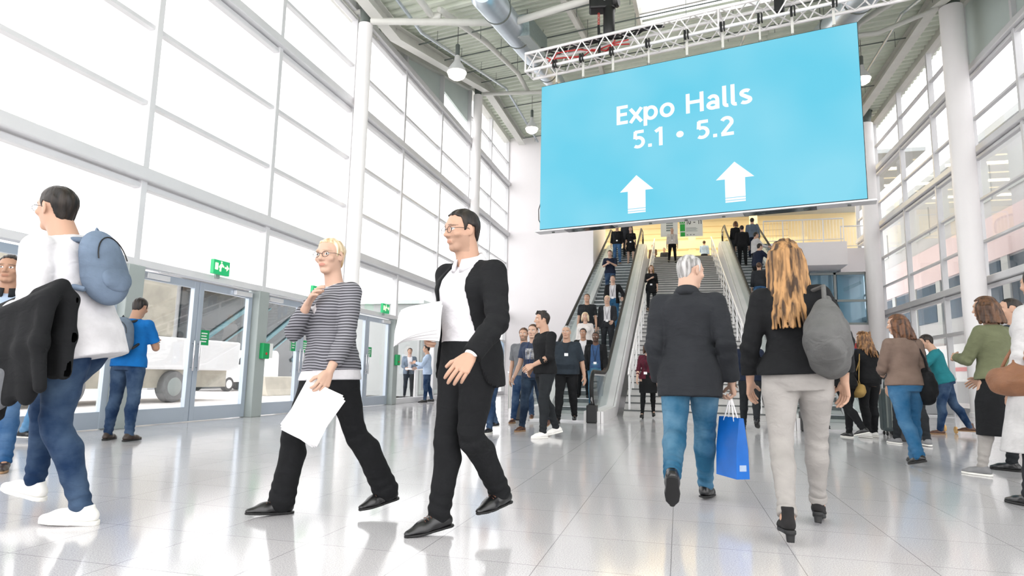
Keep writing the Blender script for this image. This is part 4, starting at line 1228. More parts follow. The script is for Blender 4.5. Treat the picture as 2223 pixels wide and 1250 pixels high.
pipe([(-7.3, 22.5, 11.9), (-4.9, 22.5, 11.75), (2.0, 20.9, 11.8)], .075, 'white tie tube from the second left column across the hall')
pipe([(7.6, 19.9, 11.9), (6.2, 20.6, 11.7), (2.0, 20.9, 11.8)], .075, 'white tie tube from the near right column to the hall centre')
pipe([on(6.3, 18.5, .5), on(5.6, 22.4, .5), (5.2, 23.4, 11.8)], .09, 'short white bent roof tube right of the blue screen')
for k, (x, l) in enumerate(((-6.35, 'thin grey sprinkler pipe left, just inside the edge beam'), (6.75, 'thin grey sprinkler pipe right, just inside the edge beam'), (2.2, 'thin grey sprinkler pipe under the middle of the roof'))):
    pipe([on(x, 8, .42), on(x, 14.4, .42), on(x, 22.6, .42), on(x, 28.4 if x < -4 else 37, .42)], .045, l, 'm_duct', 'sprinkler_pipe', 'pipe')
for k, s in enumerate((15.6, 17.6, 19.6, 21.4, 24.5, 28)):
    m = MB().tube([on(-7.0, s, .30), on(7.4, s, .30)], .02, 6)
    for X in np.arange(-6.4, 7.2, 1.35): m.tube([on(X, s, .02), on(X, s, .55)], .008, 5)
    settle(m.build('cable_tray', MAT('m_capdark'), None, label='thin dark conduit with drop rods crossing under the roof, %s from the front' % ('first', 'second', 'third', 'fourth', 'fifth', 'sixth')[k], cat='conduit', group='conduits under the roof'))
# spiral ducts
def duct(X, s0, s1, r, drop, lab, lines, line=None):
    t = empty('spiral_duct', lab, 'air duct', 'spiral ducts')
    kn = [s0] + [k for k in (14.4, 22.6) if s0 < k < s1] + [s1]
    MB().tube([on(X, s, drop) for s in kn] if line is None else line, r, 28).build('pipe', MAT('m_duct'), t, True)
    def dp(s):
        if line is None: return np.array(on(X, s, drop))
        y = yof(s, X); return np.array([float(np.interp(y, [l[1] for l in line], [l[0] for l in line])), y, float(np.interp(y, [l[1] for l in line], [l[2] for l in line]))])
    for s in lines:
        p = dp(s); q = dp(s + .06); MB().tube([p, q], r * 1.05, 28, False).build('clamp_band', MAT('m_capdark'), t, True)
    for s in lines:
        p = dp(s); drop_ = roofz(p[0], p[1]) - p[2]; MB().tube([p + [r, 0, 0], p + [r, 0, drop_]], .012, 6).tube([p - [r, 0, 0], p + [-r, 0, drop_]], .012, 6).build('hanger_rod', MAT('m_capdark'), t)
    settle(t); return t
duct(-4.15, 12.9, 34, .33, .75, 'big silver spiral air duct on the left under the roof', (13.8, 16.0, 18.2, 20.4), [(-4.0, 12.2, 9.18), (-4.22, 21.6, 11.62), (-4.22, 28.4, 11.62)])
duct(4.6, 15.0, 34, .40, .75, 'big silver spiral air duct behind the right end of the truss', (15.5, 18.5, 21, 24))
t = empty('duct_silencer', 'ribbed grey air outlet box beside the left duct', 'air outlet')
m = MB(); a, b = np.array(on(-3.75, 15.3, .55)), np.array(on(-3.75, 17.6, .55)); m.beam(a, b, .36, .55); m.build('casing', MAT('m_grille'), t, bevel=.02)
m = MB()
for k in range(16):
    p = lerp(a, b, (k + .5) / 16); m.beam(p + [0, -.03, -.285], p + [0, .03, -.285], .33, .02)
m.build('grille', MAT('m_framedark'), t); settle(t)
t = empty('ceiling_diffuser', 'round cream swirl diffuser hanging beside the duct', 'air diffuser')
c = np.array([-4.40, 12.25, 9.22])
Rd = RX(35)
MB().lathe([(.30, .05), (.32, .0), (.27, -.03), (.20, -.02), (.20, .05)], c, 26, Rd).build('rim', MAT('m_diff'), t, True)
MB().lathe([(.09, .0), (.075, -.05), (.03, -.06)], c, 16, Rd).build('hub', MAT('m_diff'), t, True)
m = MB()
for i in range(12):
    a_ = 2 * math.pi * i / 12; m.obox(c + Rd @ np.array([.155 * math.cos(a_), .155 * math.sin(a_), -.02]), Rd @ RZ(math.degrees(a_)) @ RX(30), .06, .026, .004)
m.build('vane', MAT('m_diff'), t); MB().lathe([(.22, .02), (.22, .05)], c, 24, Rd).build('back', MAT('m_black'), t); settle(t)
# pendant lamps
def pendant(x, y, z, lab):
    t = empty('pendant_lamp', lab, 'lamp', 'bell pendant lamps')
    MB().lathe([(.045, .30), (.07, .27), (.09, .12), (.16, .02), (.235, -.10), (.27, -.20), (.262, -.20), (.22, -.09), (.1, .05)], (x, y, z), 28).build('shade', MAT('m_alu'), t, True)
    MB().lathe([(.02, -.06), (.16, -.08), (.235, -.15), (.25, -.22), (.22, -.31), (.12, -.38), (.03, -.40)], (x, y, z), 24).build('bulb', MAT('e_lamp'), t, True)
    MB().lathe([(.05, .30), (.06, .34), (.06, .60), (.03, .63)], (x, y, z), 14).build('ballast', MAT('m_capdark'), t, True)
    MB().tube([(x, y, z + .6), (x, y, roofz(x, y) + .02)], .008, 6).build('cord', MAT('m_wire'), t); settle(t, (x, y, z - .40))
pendant(-5.7, 15.18, 9.2, 'lit bell-shaped pendant lamp above the left wall, the nearest one')
pendant(-5.71, 24.2, 11.2, 'lit bell-shaped pendant lamp at the far left by the white end wall')
pendant(6.15, 22.3, 11.2, 'lit bell-shaped pendant lamp right beside the blue screen edge')
# ------------------------------------------------------------------ the hanging screen and its truss
SA = math.radians(-12.09); SU = np.array([math.cos(SA), math.sin(SA), 0]); SN = np.array([-math.sin(SA), math.cos(SA), 0]); SO = np.array([0, 13.0, 0])
SR = np.stack([SU, SN, np.array([0, 0, 1.])], 1)     # along the screen, away from the viewer, up
def sp(u, v, z): return SO + SU * u + SN * v + np.array([0, 0, z])
# letters drawn as strokes of even width: cap height 1, baseline 0
def arc(cx, cy, rx, ry, a0, a1, n=14): return [(cx + rx * math.cos(math.radians(lerp(a0, a1, i / n))), cy + ry * math.sin(math.radians(lerp(a0, a1, i / n)))) for i in range(n + 1)]
SW = .165
GLYPH = {
 'E': (.56, [[(.083, 0), (.083, 1)], [(.083, .083), (.53, .083)], [(.083, .52), (.49, .52)], [(.083, .917), (.53, .917)]]),
 'x': (.56, [[(.02, 0), (.54, .74)], [(.02, .74), (.54, 0)]]),
 'p': (.66, [[(.083, -.27), (.083, .74)], arc(.34, .37, .235, .295, 0, 360, 22)]),
 'o': (.68, [arc(.335, .37, .25, .295, 0, 360, 22)]),
 'H': (.80, [[(.083, 0), (.083, 1)], [(.68, 0), (.68, 1)], [(.083, .54), (.68, .54)]]),
 'a': (.60, [arc(.27, .215, .19, .145, 0, 360, 18), [(.465, 0), (.465, .46)] , arc(.28, .46, .185, .21, 0, 150, 8)]),
 'l': (.27, [[(.083, 1.08), (.083, .22)] + arc(.205, .20, .122, .12, 180, 285, 6)]),
 's': (.50, [arc(.26, .545, .17, .125, 35, 215, 9) + arc(.25, .20, .19, .128, 60, -145, 11)]),
 '5': (.62, [[(.12, .917), (.54, .917)], [(.145, .95), (.125, .55)], arc(.27, .345, .245, .255, 125, -130, 16)]),
 '1': (.46, [[(.29, 0), (.29, 1)], [(.04, .78), (.30, .955)]]),
 '2': (.64, [arc(.29, .70, .21, .225, 155, -25, 12) + [(.10, .11)], [(.05, .083), (.58, .083)]]),
 '0': (.66, [arc(.33, .5, .235, .42, 0, 360, 24)]),
 '.': (.28, [[(.055, .09), (.225, .09)]]), '\u2022': (.44, [arc(.22, .44, .085, .085, 0, 360, 16)]), ' ': (.34, []), '\u2013': (.56, [[(.04, .42), (.52, .42)]]),
}
def stroke_text(s, cap, name, mat, parent, o, R, width, depth=.01, sw=SW):
    """o is the left end of the baseline; the line is stretched to the given width"""
    tot = sum(GLYPH[c][0] + .075 for c in s) - .075; kx = width / (tot * cap); x = 0; V = []; F = []
    def flush(V, F):   # one mesh for each word
        if V: new_mesh(name, np.array(V), F, mat, parent, False)
    for c in s + ' ':
        if c == ' ': flush(V, F); V = []; F = []
        for pl in GLYPH[c][1]:
            P = [np.array(p, float) for p in pl]; n = len(P); closed = np.linalg.norm(P[0] - P[-1]) < 1e-6
            L = []
            for i in range(n):
                a = P[i - 1] if i > 0 else (P[-2] if closed else None); b = P[i + 1] if i < n - 1 else (P[1] if closed else None)
                d = ((P[i] - a) / np.linalg.norm(P[i] - a) if a is not None else 0) + ((b - P[i]) / np.linalg.norm(b - P[i]) if b is not None else 0)
                d = d / np.linalg.norm(d); nn = np.array([-d[1], d[0]]); L.append((P[i] + nn * sw / 2, P[i] - nn * sw / 2))
            k = len(V)
            for dy in (0, -depth):
                for q in L:
                    for p in q: V.append(np.asarray(o) + R @ np.array([(x + p[0]) * cap * kx, dy, p[1] * cap]))
            m = 2 * n
            for i in range(n - 1):
                a = k + 2 * i; F += [(a + m, a + m + 2, a + m + 3, a + m + 1), (a, a + 1, a + 3, a + 2), (a, a + 2, a + m + 2, a + m), (a + 1, a + m + 1, a + m + 3, a + 3)]
            F += [(k, k + m, k + m + 1, k + 1), (k + m - 2, k + m - 1, k + 2 * m - 1, k + 2 * m - 2)]
        x += GLYPH[c][0] + .075
scr = empty('led_screen', 'big light blue hanging screen reading Expo Halls 5.1 and 5.2 with arrows', 'screen')
u0, u1, z0, z1 = -3.07, 3.44, 4.15, 7.60
MB().obox(sp((u0 + u1) / 2, .10, (z0 + z1) / 2), SR, (u1 - u0) / 2, .095, (z1 - z0) / 2).build('cabinet', MAT('m_black'), scr, bevel=.01)
MB().obox(sp((u0 + u1) / 2, .0, (z0 + z1) / 2), SR, (u1 - u0) / 2 - .012, .008, (z1 - z0) / 2 - .02).build('display', MAT('e_led'), scr)
MB().obox(sp((u0 + u1) / 2 + .02, .10, z0 - .025), SR, (u1 - u0) / 2 + .12, .15, .018).build('bottom_tray', MAT('m_alu'), scr, bevel=.01)
m = MB()
for u in np.linspace(u0 + .3, u1 - .3, 9): m.obox(sp(u, .10, z0 - .052), SR, .03, .02, .01)
m.build('bolts', MAT('m_capdark'), scr)
for (a, b) in ((-2.45, -1.35), (1.3, 2.6)): MB().obox(sp((a + b) / 2, .10, z0 - .047), SR, (b - a) / 2, .14, .005).build('dark_reflection', MAT('m_darkglass'), scr)  # dark reflections in the tray underside, laid on as thin dark plates
stroke_text('Expo Halls', .425, 'lettering', MAT('e_text'), scr, sp(-1.245, -.010, 6.335), SR, 2.78)
stroke_text('5.1 \u2022 5.2', .405, 'lettering', MAT('e_text'), scr, sp(-.895, -.010, 5.735), SR, 2.10)
for uc, tip in ((-.815, 5.15), (1.17, 5.17)):
    m = MB(); R = np.stack([SU, -SN, np.array([0, 0, 1.])], 1); o = sp(uc, -.010, 0)
    m.plate([(-.36, tip - .34), (-.19, tip - .34), (-.19, tip - .72), (.19, tip - .72), (.19, tip - .34), (.36, tip - .34), (0, tip)], o, R, .008)
    m.plate([(-.19, tip - .775), (.19, tip - .775), (.19, tip - .735), (-.19, tip - .735)], o, R, .008); m.plate([(-.19, tip - .82), (.19, tip - .82), (.19, tip - .79), (-.19, tip - .79)], o, R, .008)
    m.build('arrow', MAT('e_text'), scr)
m = MB().tube([sp(u0 - .03, .2, 6.0), sp(u0 - .06, .2, 5.4), sp(u0 - .03, .2, 5.1)], .012, 6).tube([sp(u0 - .02, .2, 5.0), sp(u0 - .13, .22, 4.7), sp(u0 - .12, .22, 4.45), sp(u0 - .01, .2, 4.25)], .010, 6)
m.build('power_cable', MAT('m_wire'), scr, True)
settle(scr)
# box truss
tr = empty('lighting_truss', 'silver box truss carrying the blue screen', 'truss')
ta, tb = -3.46, 5.4; zb, zt = 8.03, 8.47; v0, v1 = -.08, .36
for v, z in ((v0, zb), (v1, zb), (v0, zt), (v1, zt)):
    MB().tube([sp(ta, v, z), sp(tb, v, z)], .034, 12).build('chord', MAT('m_brushed'), tr, True)
nb = 16
def lace(pa, pb):
    m = MB()
    for i in range(nb):
        a, b = lerp(ta + .05, tb - .05, i / nb), lerp(ta + .05, tb - .05, (i + 1) / nb); c = (a + b) / 2
        m.tube([sp(a, *pa), sp(c, *pb)], .015, 6, False).tube([sp(c, *pb), sp(b, *pa)], .015, 6, False)
    m.build('lacing', MAT('m_brushed'), tr, True)
lace((v0, zb), (v0, zt)); lace((v1, zb), (v1, zt)); lace((v0, zb), (v1, zb)); lace((v0, zt), (v1, zt))
for u in (ta, tb, .95):
    m = MB()
    for p, q in (((v0, zb), (v0, zt)), ((v1, zb), (v1, zt)), ((v0, zb), (v1, zb)), ((v0, zt), (v1, zt))): m.tube([sp(u, *p), sp(u, *q)], .022, 8)
    m.build('end_frame', MAT('m_brushed'), tr, True)
settle(tr)
for k, u in enumerate((-2.73, -2.07, -1.36, -.55, .27, 1.0, 1.72, 2.32, 3.05)):
    t = empty('screen_hanger', 'white hanging strap between truss and screen, %s from the left' % ('first', 'second', 'third', 'fourth', 'fifth', 'sixth', 'seventh', 'eighth', 'ninth')[k], 'hanger', 'screen hangers')
    wd = .05 if k % 3 else .035
    MB().obox(sp(u, .1, 7.84), SR, wd * .5, .012, .20).build('strap', MAT('m_steelwhite'), t)
    MB().obox(sp(u, v0, 8.05), SR, .022, .05, .09).obox(sp(u + .06, v0, 8.05), SR, .014, .05, .09).build('clamp', MAT('m_black'), t, bevel=.004)
    MB().lathe([(.012, -.05), (.03, -.03), (.03, .03), (.012, .05)], sp(u, .1, 7.64), 10).build('shackle', MAT('m_chrome'), t, True); settle(t)
# chain hoist on the truss
t = empty('chain_hoist', 'black chain hoist with chain bag hanging at the truss', 'hoist')
c = sp(-1.62, .12, 9.35)
MB().obox(c, SR @ RZ(20), .30, .16, .16).build('motor', MAT('m_black'), t, bevel=.04)
MB().lathe([(.14, -.05), (.15, 0), (.12, .05)], c + SU * .34, 18, SR @ RY(90)).build('brake_cover', MAT('m_rubber'), t, True)
MB().lathe([(.02, -.02), (.03, 0), (.02, .02)], c + SU * .12 - SN * .19, 12, SR @ RX(90)).build('lamp', MAT('m_alu'), t, True)
MB().lathe([(.10, -.75), (.13, -.70), (.13, -.05), (.11, 0)], c + SU * .16 + np.array([0, 0, -.10]), 18).build('chain_bag', MAT('m_rubber'), t, True)
m = MB()
for k in range(7): m.tube([c + np.array([-.08 + .02 * math.cos(a), .02 * math.sin(a) * (k % 2), -.22 - k * .045 + .03 * math.sin(a)]) for a in np.linspace(0, 6.28, 9)], .008, 5, False)
m.build('chain', MAT('m_red'), t)
MB().beam(c + np.array([-.08, 0, -.5]), c + np.array([-.06, 0, -1.30]), .10, .06).build('hook', MAT('m_black'), t, bevel=.02)
MB().tube([c + np.array([0, 0, .1]), (c[0], c[1], roofz(c[0], c[1]) + .0)], .012, 6).build('suspension_rope', MAT('m_wire'), t); settle(t)
t = empty('truss_clamp', 'black clamp block on the truss right of the middle', 'clamp'); c = sp(2.10, .05, 8.42)
MB().obox(c, SR, .09, .12, .30).build('body', MAT('m_black'), t, bevel=.02); MB().obox(c + np.array([-.16, 0, .16]), SR, .10, .06, .05).build('jaw', MAT('m_capdark'), t, bevel=.01); settle(t)
r = random.Random(4)
for k, (lab, mat, z, n) in enumerate((('bundle of black cables lying along the left half of the truss', 'm_wire', zt + .02, 7), ('red cables looped inside the left half of the truss', 'm_red', zb + .22, 3))):
    m = MB()
    for j in range(n):
        pts = []; uu = ta + .35 + r.uniform(0, .2)
        while uu < (-.2 if k == 0 else -1.0): pts.append(sp(uu, r.uniform(v0 + .05, v1 - .05), z + r.uniform(-.05, .09))); uu += .28
        m.tube(pts, .018 if k == 0 else .016, 6)
    settle(m.build('cable_bundle', MAT(mat), None, True, label=lab, cat='cable'))

# ------------------------------------------------------------------ stairs
SX0, SX1, SY, NST = -1.22, 1.84, 14.75, 46
RI, TR_ = ZU / NST, (33.2 - 14.75) / NST
st = empty('staircase', 'wide grey stone staircase rising between the two escalators', 'stairs')
for i in range(NST):
    y = SY + i * TR_; z = (i + 1) * RI
    s = MB().box(SX0, SX1, y, 33.2 if i == NST - 1 else min(33.2, y + TR_ * 1.0 + .02), max(0, z - RI * 1.9), z).build('step', MAT('m_stair'), st)
    MB().box(SX0, SX1, y - .012, y + .05, z - .028, z + .003).build('nosing', MAT('m_nosing'), s)
m = MB()
for x in (SX0, SX1): m.prism([(SY + .05, 0), (33.2, 0), (33.2, ZU - .1), (SY + .05, .0)], 0, x - .03, x + .03)
m.build('stringer', MAT('m_brushed'), st)
settle(st, ((SX0 + SX1) / 2, SY, 0))
def sz(y): return max(0, (y - SY) * RI / TR_ + RI)
def stair_rail(x, lab):
    t = empty('stair_railing', lab, 'railing', 'stair railings')
    ys = np.linspace(SY + .1, 32.6, 15)
    m = MB(); m.tube([(x, SY - .05, .05 + .9), (x, SY + .1, sz(SY) + .92), (x, 33, sz(33) + .92)], .028, 10).build('handrail', MAT('m_brushed'), t, True)
    for h in (.25, .48, .70): MB().tube([(x, SY + .1, sz(SY) + h), (x, 32.6, sz(32.6) + h)], .012, 6).build('bar', MAT('m_brushed'), t, True)
    for y in ys: MB().box(x - .022, x + .022, y - .03, y + .03, sz(y) - .1, sz(y) + .92).build('post', MAT('m_brushed'), t)
    settle(t)
stair_rail(SX0 + .12, 'metal stair railing on the left side of the stairs'); stair_rail(SX1 - .12, 'metal stair railing on the right side of the stairs')

# ------------------------------------------------------------------ escalators
def escalator(x0, x1, lab):
    t = empty('escalator', lab, 'escalator', 'escalators')
    E0, E1, SL = 14.8, 30.5, ZU / (30.5 - 14.8)
    def ez(y): return float(np.clip((y - E0) * SL, 0, ZU))
    for x, s in ((x0, 1), (x1, -1)):
        # handrail loop, glass, inner deck, outer cladding
        yn, yt = 12.25, 31.7
        top = [(yn + .32, ez(yn) + .98)] + [(E0 - .35, .98), (E0 + .25, .98 + .11)] + [(y, ez(y) + .98 + 0) for y in np.arange(E0 + 1.0, E1 - .3, 1.5)] + [(E1 - .3, ZU + .90), (E1 + .5, ZU + .98), (yt - .32, ZU + .98)]
        n0 = [(yn + .32 - .33 * math.sin(a), .65 + .33 * math.cos(a)) for a in np.linspace(2.6, .25, 8)]
        n1 = [(yt - .32 + .33 * math.sin(a), ZU + .65 + .33 * math.cos(a)) for a in np.linspace(.25, 2.6, 8)]
        loop = [(yn + .30, .30)] + n0 + top + n1
        MB().tube([(x, y, z) for y, z in loop], .042, 10).build('handrail', MAT('m_handrail'), t, True)
        g = MB(); poly_t = [(y, z - .05) for y, z in n0[2:] + top + n1[:-2]]; poly_b = [(yt - .15, ZU + .25), (E1 + .1, ZU + .25), (E0 + .15, .25), (yn + .22, .25)]
        g.prism(poly_t + poly_b, 0, x - .006, x + .006); g.build('glass_panel', MAT('g_bal'), t)
        f = MB().tube([(x, y, z - .055) for y, z in n0 + top + n1], .022, 8); f.build('rail_channel', MAT('m_chrome'), t, True)
        d = MB()
        for a, b in ((yn + .1, E0), (E0, E1), (E1, yt)):
            za, zb_ = ez(a) + .22, ez(b) + .22
            d.add([(x - .16, a, za), (x + .16, a, za), (x + .16, b, zb_), (x - .16, b, zb_), (x - .16, a, za - .5), (x + .16, a, za - .5), (x + .16, b, zb_ - .5), (x - .16, b, zb_ - .5)],
                  [(0, 1, 2, 3), (7, 6, 5, 4), (0, 4, 5, 1), (1, 5, 6, 2), (2, 6, 7, 3), (3, 7, 4, 0)])
        d.build('skirt_deck', MAT('m_brushed'), t)
        o = MB(); xo = x - s * .17
        o.prism([(yn + .1, 0), (E0 + .3, 0), (E1, ZU - .9), (yt, ZU - .9), (yt, ZU + .22), (E1, ZU + .22), (E0, .22), (yn + .1, .22)], 0, min(xo, xo - s * .05), max(xo, xo - s * .05)); o.build('outer_cladding', MAT('m_brushed'), t)
        MB().box(x - .10, x + .10, yn + .0, yn + .24, .0, .34).build('newel_base', MAT('m_black'), t, bevel=.02)
    xm0, xm1 = x0 + .17, x1 - .17
    for k in range(41):
        y = E0 - .2 + k * .402
        z = float(np.clip((y + .2 - E0) * SL, .03, ZU))
        s = MB().box(xm0, xm1, y, y + .40, z - .19, z).build('step', MAT('m_step'), t)
        MB().box(xm0, xm1, y - .006, y + .02, z - .018, z + .003).build('step_edge', MAT('m_alu'), s)
    MB().box(xm0, xm1, 12.5, E0 - .15, .0, .035).build('comb_plate', MAT('m_alu'), t); MB().box(xm0, xm1, E1 + .3, yt, ZU - .1, ZU + .02).build('landing_plate', MAT('m_alu'), t)
    MB().prism([(E0 + .5, 0), (E1, ZU - .95), (E1, ZU - .5), (E0, -.0)], 0, xm0, xm1).build('truss_pan', MAT('m_facadegrey'), t)
    settle(t, ((x0 + x1) / 2, 13, 0))
escalator(-3.08, -1.63, 'escalator left of the stairs carrying people down')
escalator(2.18, 3.6, 'escalator right of the stairs carrying people up')
# information panels at the head of the stairs
def info(x0, x1, z0, z1, lab, main):
    t = empty('information_panel', lab, 'sign', 'hanging information panels'); y = 33.0
    b = MB().box(x0, x1, y, y + .06, z0, z1).build('panel', MAT('m_infowhite'), t)
    R = np.eye(3); R2 = np.stack([R[:, 0], R[:, 1], R[:, 2]], 1)
    for x in (x0 + .15, x1 - .15): MB().tube([(x, y + .03, z1), (x, y + .03, 12.2)], .012, 6).build('hanger_rod', MAT('m_capdark'), t)
    if main:
        MB().box(x0, x0 + .26, y - .012, y, z1 - .34, z1).box(x0 + .02, x0 + .26, y - .012, y, z0 + .28, z1 - .38).box(x0 + .04, x0 + .26, y - .012, y, z0, z0 + .22).build('green_field', MAT('m_infogreen'), t)
        MB().box(x0 + .08, x0 + .18, y - .02, y - .012, z1 - .22, z1 - .10).box(x0 + .05, x0 + .10, y - .02, y - .012, z1 - .30, z1 - .24).box(x0 + .16, x0 + .21, y - .02, y - .012, z1 - .30, z1 - .24).build('pictogram', MAT('m_infowhite'), t)
        stroke_text('10 \u2013 11', .24, 'lettering', MAT('m_ink'), t, (x0 + .32, y - .002, z1 - .40), R2, .78, .008, .15)
        m = MB()
        for j in range(4): m.box(x0 + .32, x0 + .82 + .06 * (j % 2), y - .01, y, z0 + .34 - j * .06 + .10, z0 + .355 - j * .06 + .10)
        for j in range(3): m.box(x0 + .34 + j * .16, x0 + .42 + j * .16, y - .01, y, z0 + .06, z0 + .10)
        m.build('text_lines', MAT('m_inkgrey'), t)
    else:
        m = MB()
        for j in range(5): m.box(x0 + .28, x0 + .62, y - .01, y, z1 - .20 - j * .13, z1 - .12 - j * .13)
        m.build('text_lines', MAT('m_inkgrey'), t)
    settle(t)
info(-.78, .08, 8.2, 9.2, 'hanging white information panel with grey lines above the stairs', False)
info(.18, 1.32, 8.17, 9.2, 'hanging white panel with green fields reading 10 – 11 above the stairs', True)
# litter bin by the end wall
t = empty('litter_bin', 'tall brushed steel litter bin in front of the white end wall', 'litter bin')
MB().box(-3.62, -3.22, 13.45, 13.85, .10, .92).build('body', MAT('m_bin'), t, bevel=.02); MB().box(-3.60, -3.24, 13.47, 13.83, 0, .10).build('plinth', MAT('m_black'), t)
MB().box(-3.63, -3.21, 13.44, 13.86, .92, .97).build('lid', MAT('m_alu'), t, bevel=.01); m = MB()
for k in range(9): m.box(-3.60 + k * .042, -3.585 + k * .042, 13.44, 13.452, .14, .88)
m.build('ribs', MAT('m_framedark'), t); settle(t)

# ------------------------------------------------------------------ outside the glass
struct(MB().box(-60, XL - .12, -20, 80, -.35, -.06).build('ground_left', MAT('m_asphalt')))
struct(MB().box(XR + .12, 60, -20, 80, -.35, -.06).build('ground_right', MAT('m_asphalt')))
t = empty('canopy_building', 'pale building with flat canopy roof outside behind the doors', 'building')
MB().box(-45, -22.6, 23.0, 62, -.1, 5.2).build('wall', MAT('m_facade'), t); MB().box(-45, -21.4, 22.0, 62, 5.2, 6.6).build('canopy', MAT('m_white'), t, bevel=.03)
MB().box(-45, -22.5, 24.4, 50, -.1, 5.1).build('glazing', MAT('m_darkglass'), t)
m = MB()
for k in range(4):   # escalator reflection in the dark glazing, modelled as teal bars
    y = 24.6 + k * 4.4; m.beam((-22.42, y, 1.5), (-22.42, y + 5.4, 4.8), .10, .2); m.beam((-22.42, y + 1, 1.2), (-22.42, y + 6.4, 4.4), .06, .07)
m.build('escalator_reflection', MAT('m_teal'), t); settle(t)
t = empty('grey_container', 'grey site container outside behind the last doors', 'container')
MB().box(-12.5, -9.6, 22.5, 27.5, 0, 3.55).build('body', MAT('m_facadegrey'), t, bevel=.03)
MB().box(-9.6, -9.57, 22.6, 27.4, .1, .25).box(-9.6, -9.57, 22.6, 22.75, .25, 3.5).build('rail', MAT('m_panelgrey'), t); MB().box(-12.7, -9.4, 22.3, 27.7, 3.55, 3.68).build('roof_plate', MAT('m_panelgrey'), t); settle(t)
t = empty('trailer', 'long white trailer parked outside the nearest doors', 'trailer')
MB().box(-16.5, -13.6, 8, 17.4, .85, 1.75).build('body', MAT('m_carwhite'), t, bevel=.05); MB().box(-16.4, -13.7, 8.2, 14.7, 1.75, 3.3).build('tarpaulin', MAT('m_concrete'), t, bevel=.08)
MB().box(-16.3, -13.9, 8.2, 17.2, .35, .85).build('chassis', MAT('m_concrete'), t)
for y in (10.4, 11.7, 14.9):
    w = MB().lathe([(.42, -.14), (.44, -.1), (.44, .1), (.42, .14)], (-13.85, y, .38), 26, RY(90)).build('wheel', MAT('l_grey'), t, True); MB().lathe([(.26, .14), (.22, .17), (.08, .18)], (-13.85, y, .38), 20, RY(90)).build('hub', MAT('m_framedark'), w, True)
settle(t, (-15, 13.5, 0))
# delivery van
t = empty('delivery_van', 'white delivery van outside between the door posts, nose to the left', 'van')
vx0, vx1, vy = -20.9, -19.1, 23.0    # nose towards -y
body = [(vy, .45), (vy + .12, .95), (vy + .95, 1.12), (vy + 1.75, 1.78), (vy + 4.2, 1.86), (vy + 4.35, 1.7), (vy + 4.4, .4), (vy + .1, .32)]
MB().prism(body, 0, vx0, vx1).build('body', MAT('m_carwhite'), t, bevel=.08)
MB().prism([(vy + 1.15, 1.17), (vy + 1.78, 1.70), (vy + 2.35, 1.72), (vy + 2.35, 1.15)], 0, vx1 - .01, vx1 + .012).build('side_window', MAT('m_darkglass'), t)
MB().add([(vx0 + .15, vy + 1.02, 1.19), (vx1 - .15, vy + 1.02, 1.19), (vx1 - .22, vy + 1.66, 1.73), (vx0 + .22, vy + 1.66, 1.73), (vx0 + .15, vy + .98, 1.21), (vx1 - .15, vy + .98, 1.21), (vx1 - .22, vy + 1.62, 1.755), (vx0 + .22, vy + 1.62, 1.755)], [(0, 1, 2, 3), (7, 6, 5, 4), (0, 4, 5, 1), (1, 5, 6, 2), (2, 6, 7, 3), (3, 7, 4, 0)]).build('windscreen', MAT('m_darkglass'), t)
MB().box(vx0 + .3, vx1 - .3, vy - .02, vy + .1, .50, .72).build('grille', MAT('m_black'), t)
for x in (vx0 + .08, vx1 - .38): MB().box(x, x + .30, vy + .02, vy + .2, .74, .92).build('headlamp', MAT('m_headlamp'), t, bevel=.03)
MB().box(vx0 + .02, vx1 - .02, vy - .05, vy + .2, .30, .46).build('bumper', MAT('m_facadegrey'), t, bevel=.03)
for y in (vy + .85, vy + 3.55):
    for x in (vx0 + .1, vx1 - .1):
        w = MB().lathe([(.30, -.11), (.32, -.08), (.32, .08), (.30, .11)], (x, y, .26), 22, RY(90)).build('wheel', MAT('m_tyre'), t, True); MB().lathe([(.19, .11), (.16, .14), (.05, .14)], (x, y, .26), 16, RY(90 if x > -20 else -90)).build('hub_cap', MAT('m_alu'), w, True)
MB().box(vx1, vx1 + .14, vy + 1.25, vy + 1.38, 1.12, 1.32).build('wing_mirror', MAT('m_black'), t, bevel=.03)
settle(t, (-20, 25.2, -.06))
for k, (x, y, l) in enumerate(((-15.2, 21.6, 'pale concrete barrier block outside, left one'), (-15.1, 23.7, 'pale concrete barrier block outside with yellow marks, right one'))):
    b = MB().prism([(-.42, 0), (.42, 0), (.30, .25), (.22, .72), (-.22, .72), (-.30, .25)], 1, -.95, .95)
    b.V = [(v[0] + x, v[1] + y, v[2] - .06) for v in b.V]; o = b.build('barrier_block', MAT('m_concrete'), None, bevel=.03, label=l, cat='barrier', group='concrete blocks outside')
    if k == 1: MB().box(x + .24, x + .30, y - .8, y - .3, .42, .58).box(x + .24, x + .30, y + .1, y + .5, .42, .58).build('yellow_mark', MAT('m_yellow'), o)
    settle(o)
# right side: the neighbouring front with its window bands
t = empty('neighbour_building', 'grey office front outside the right glass wall', 'building')
MB().box(14, 26, 9, 66, -.1, 12.3).build('wall', MAT('m_facade'), t)
for k in range(15):
    y = 10 + k * 3.7
    MB().box(13.93, 14.05, y, y + 2.8, 4.3, 6.4).build('window', MAT('m_bluewin'), t)
    MB().box(13.95, 14.05, y + .3, y + 2.5, 9.3, 10.9).build('window', MAT('m_facadegrey'), t)
    MB().box(13.9, 14.05, y + 2.95, y + 3.55, .0, 6.5).build('pilaster', MAT('m_facadegrey'), t)
MB().box(13.88, 14.02, 9, 66, 6.5, 8.5).build('pink_band', MAT('m_pinkwhite'), t)
MB().box(13.6, 14, 9, 66, 12.0, 12.35).build('cornice', MAT('m_facadegrey'), t); settle(t)
t = empty('advert_hoarding', 'white hoarding with red stripe and frame outside behind the right glass', 'hoarding')
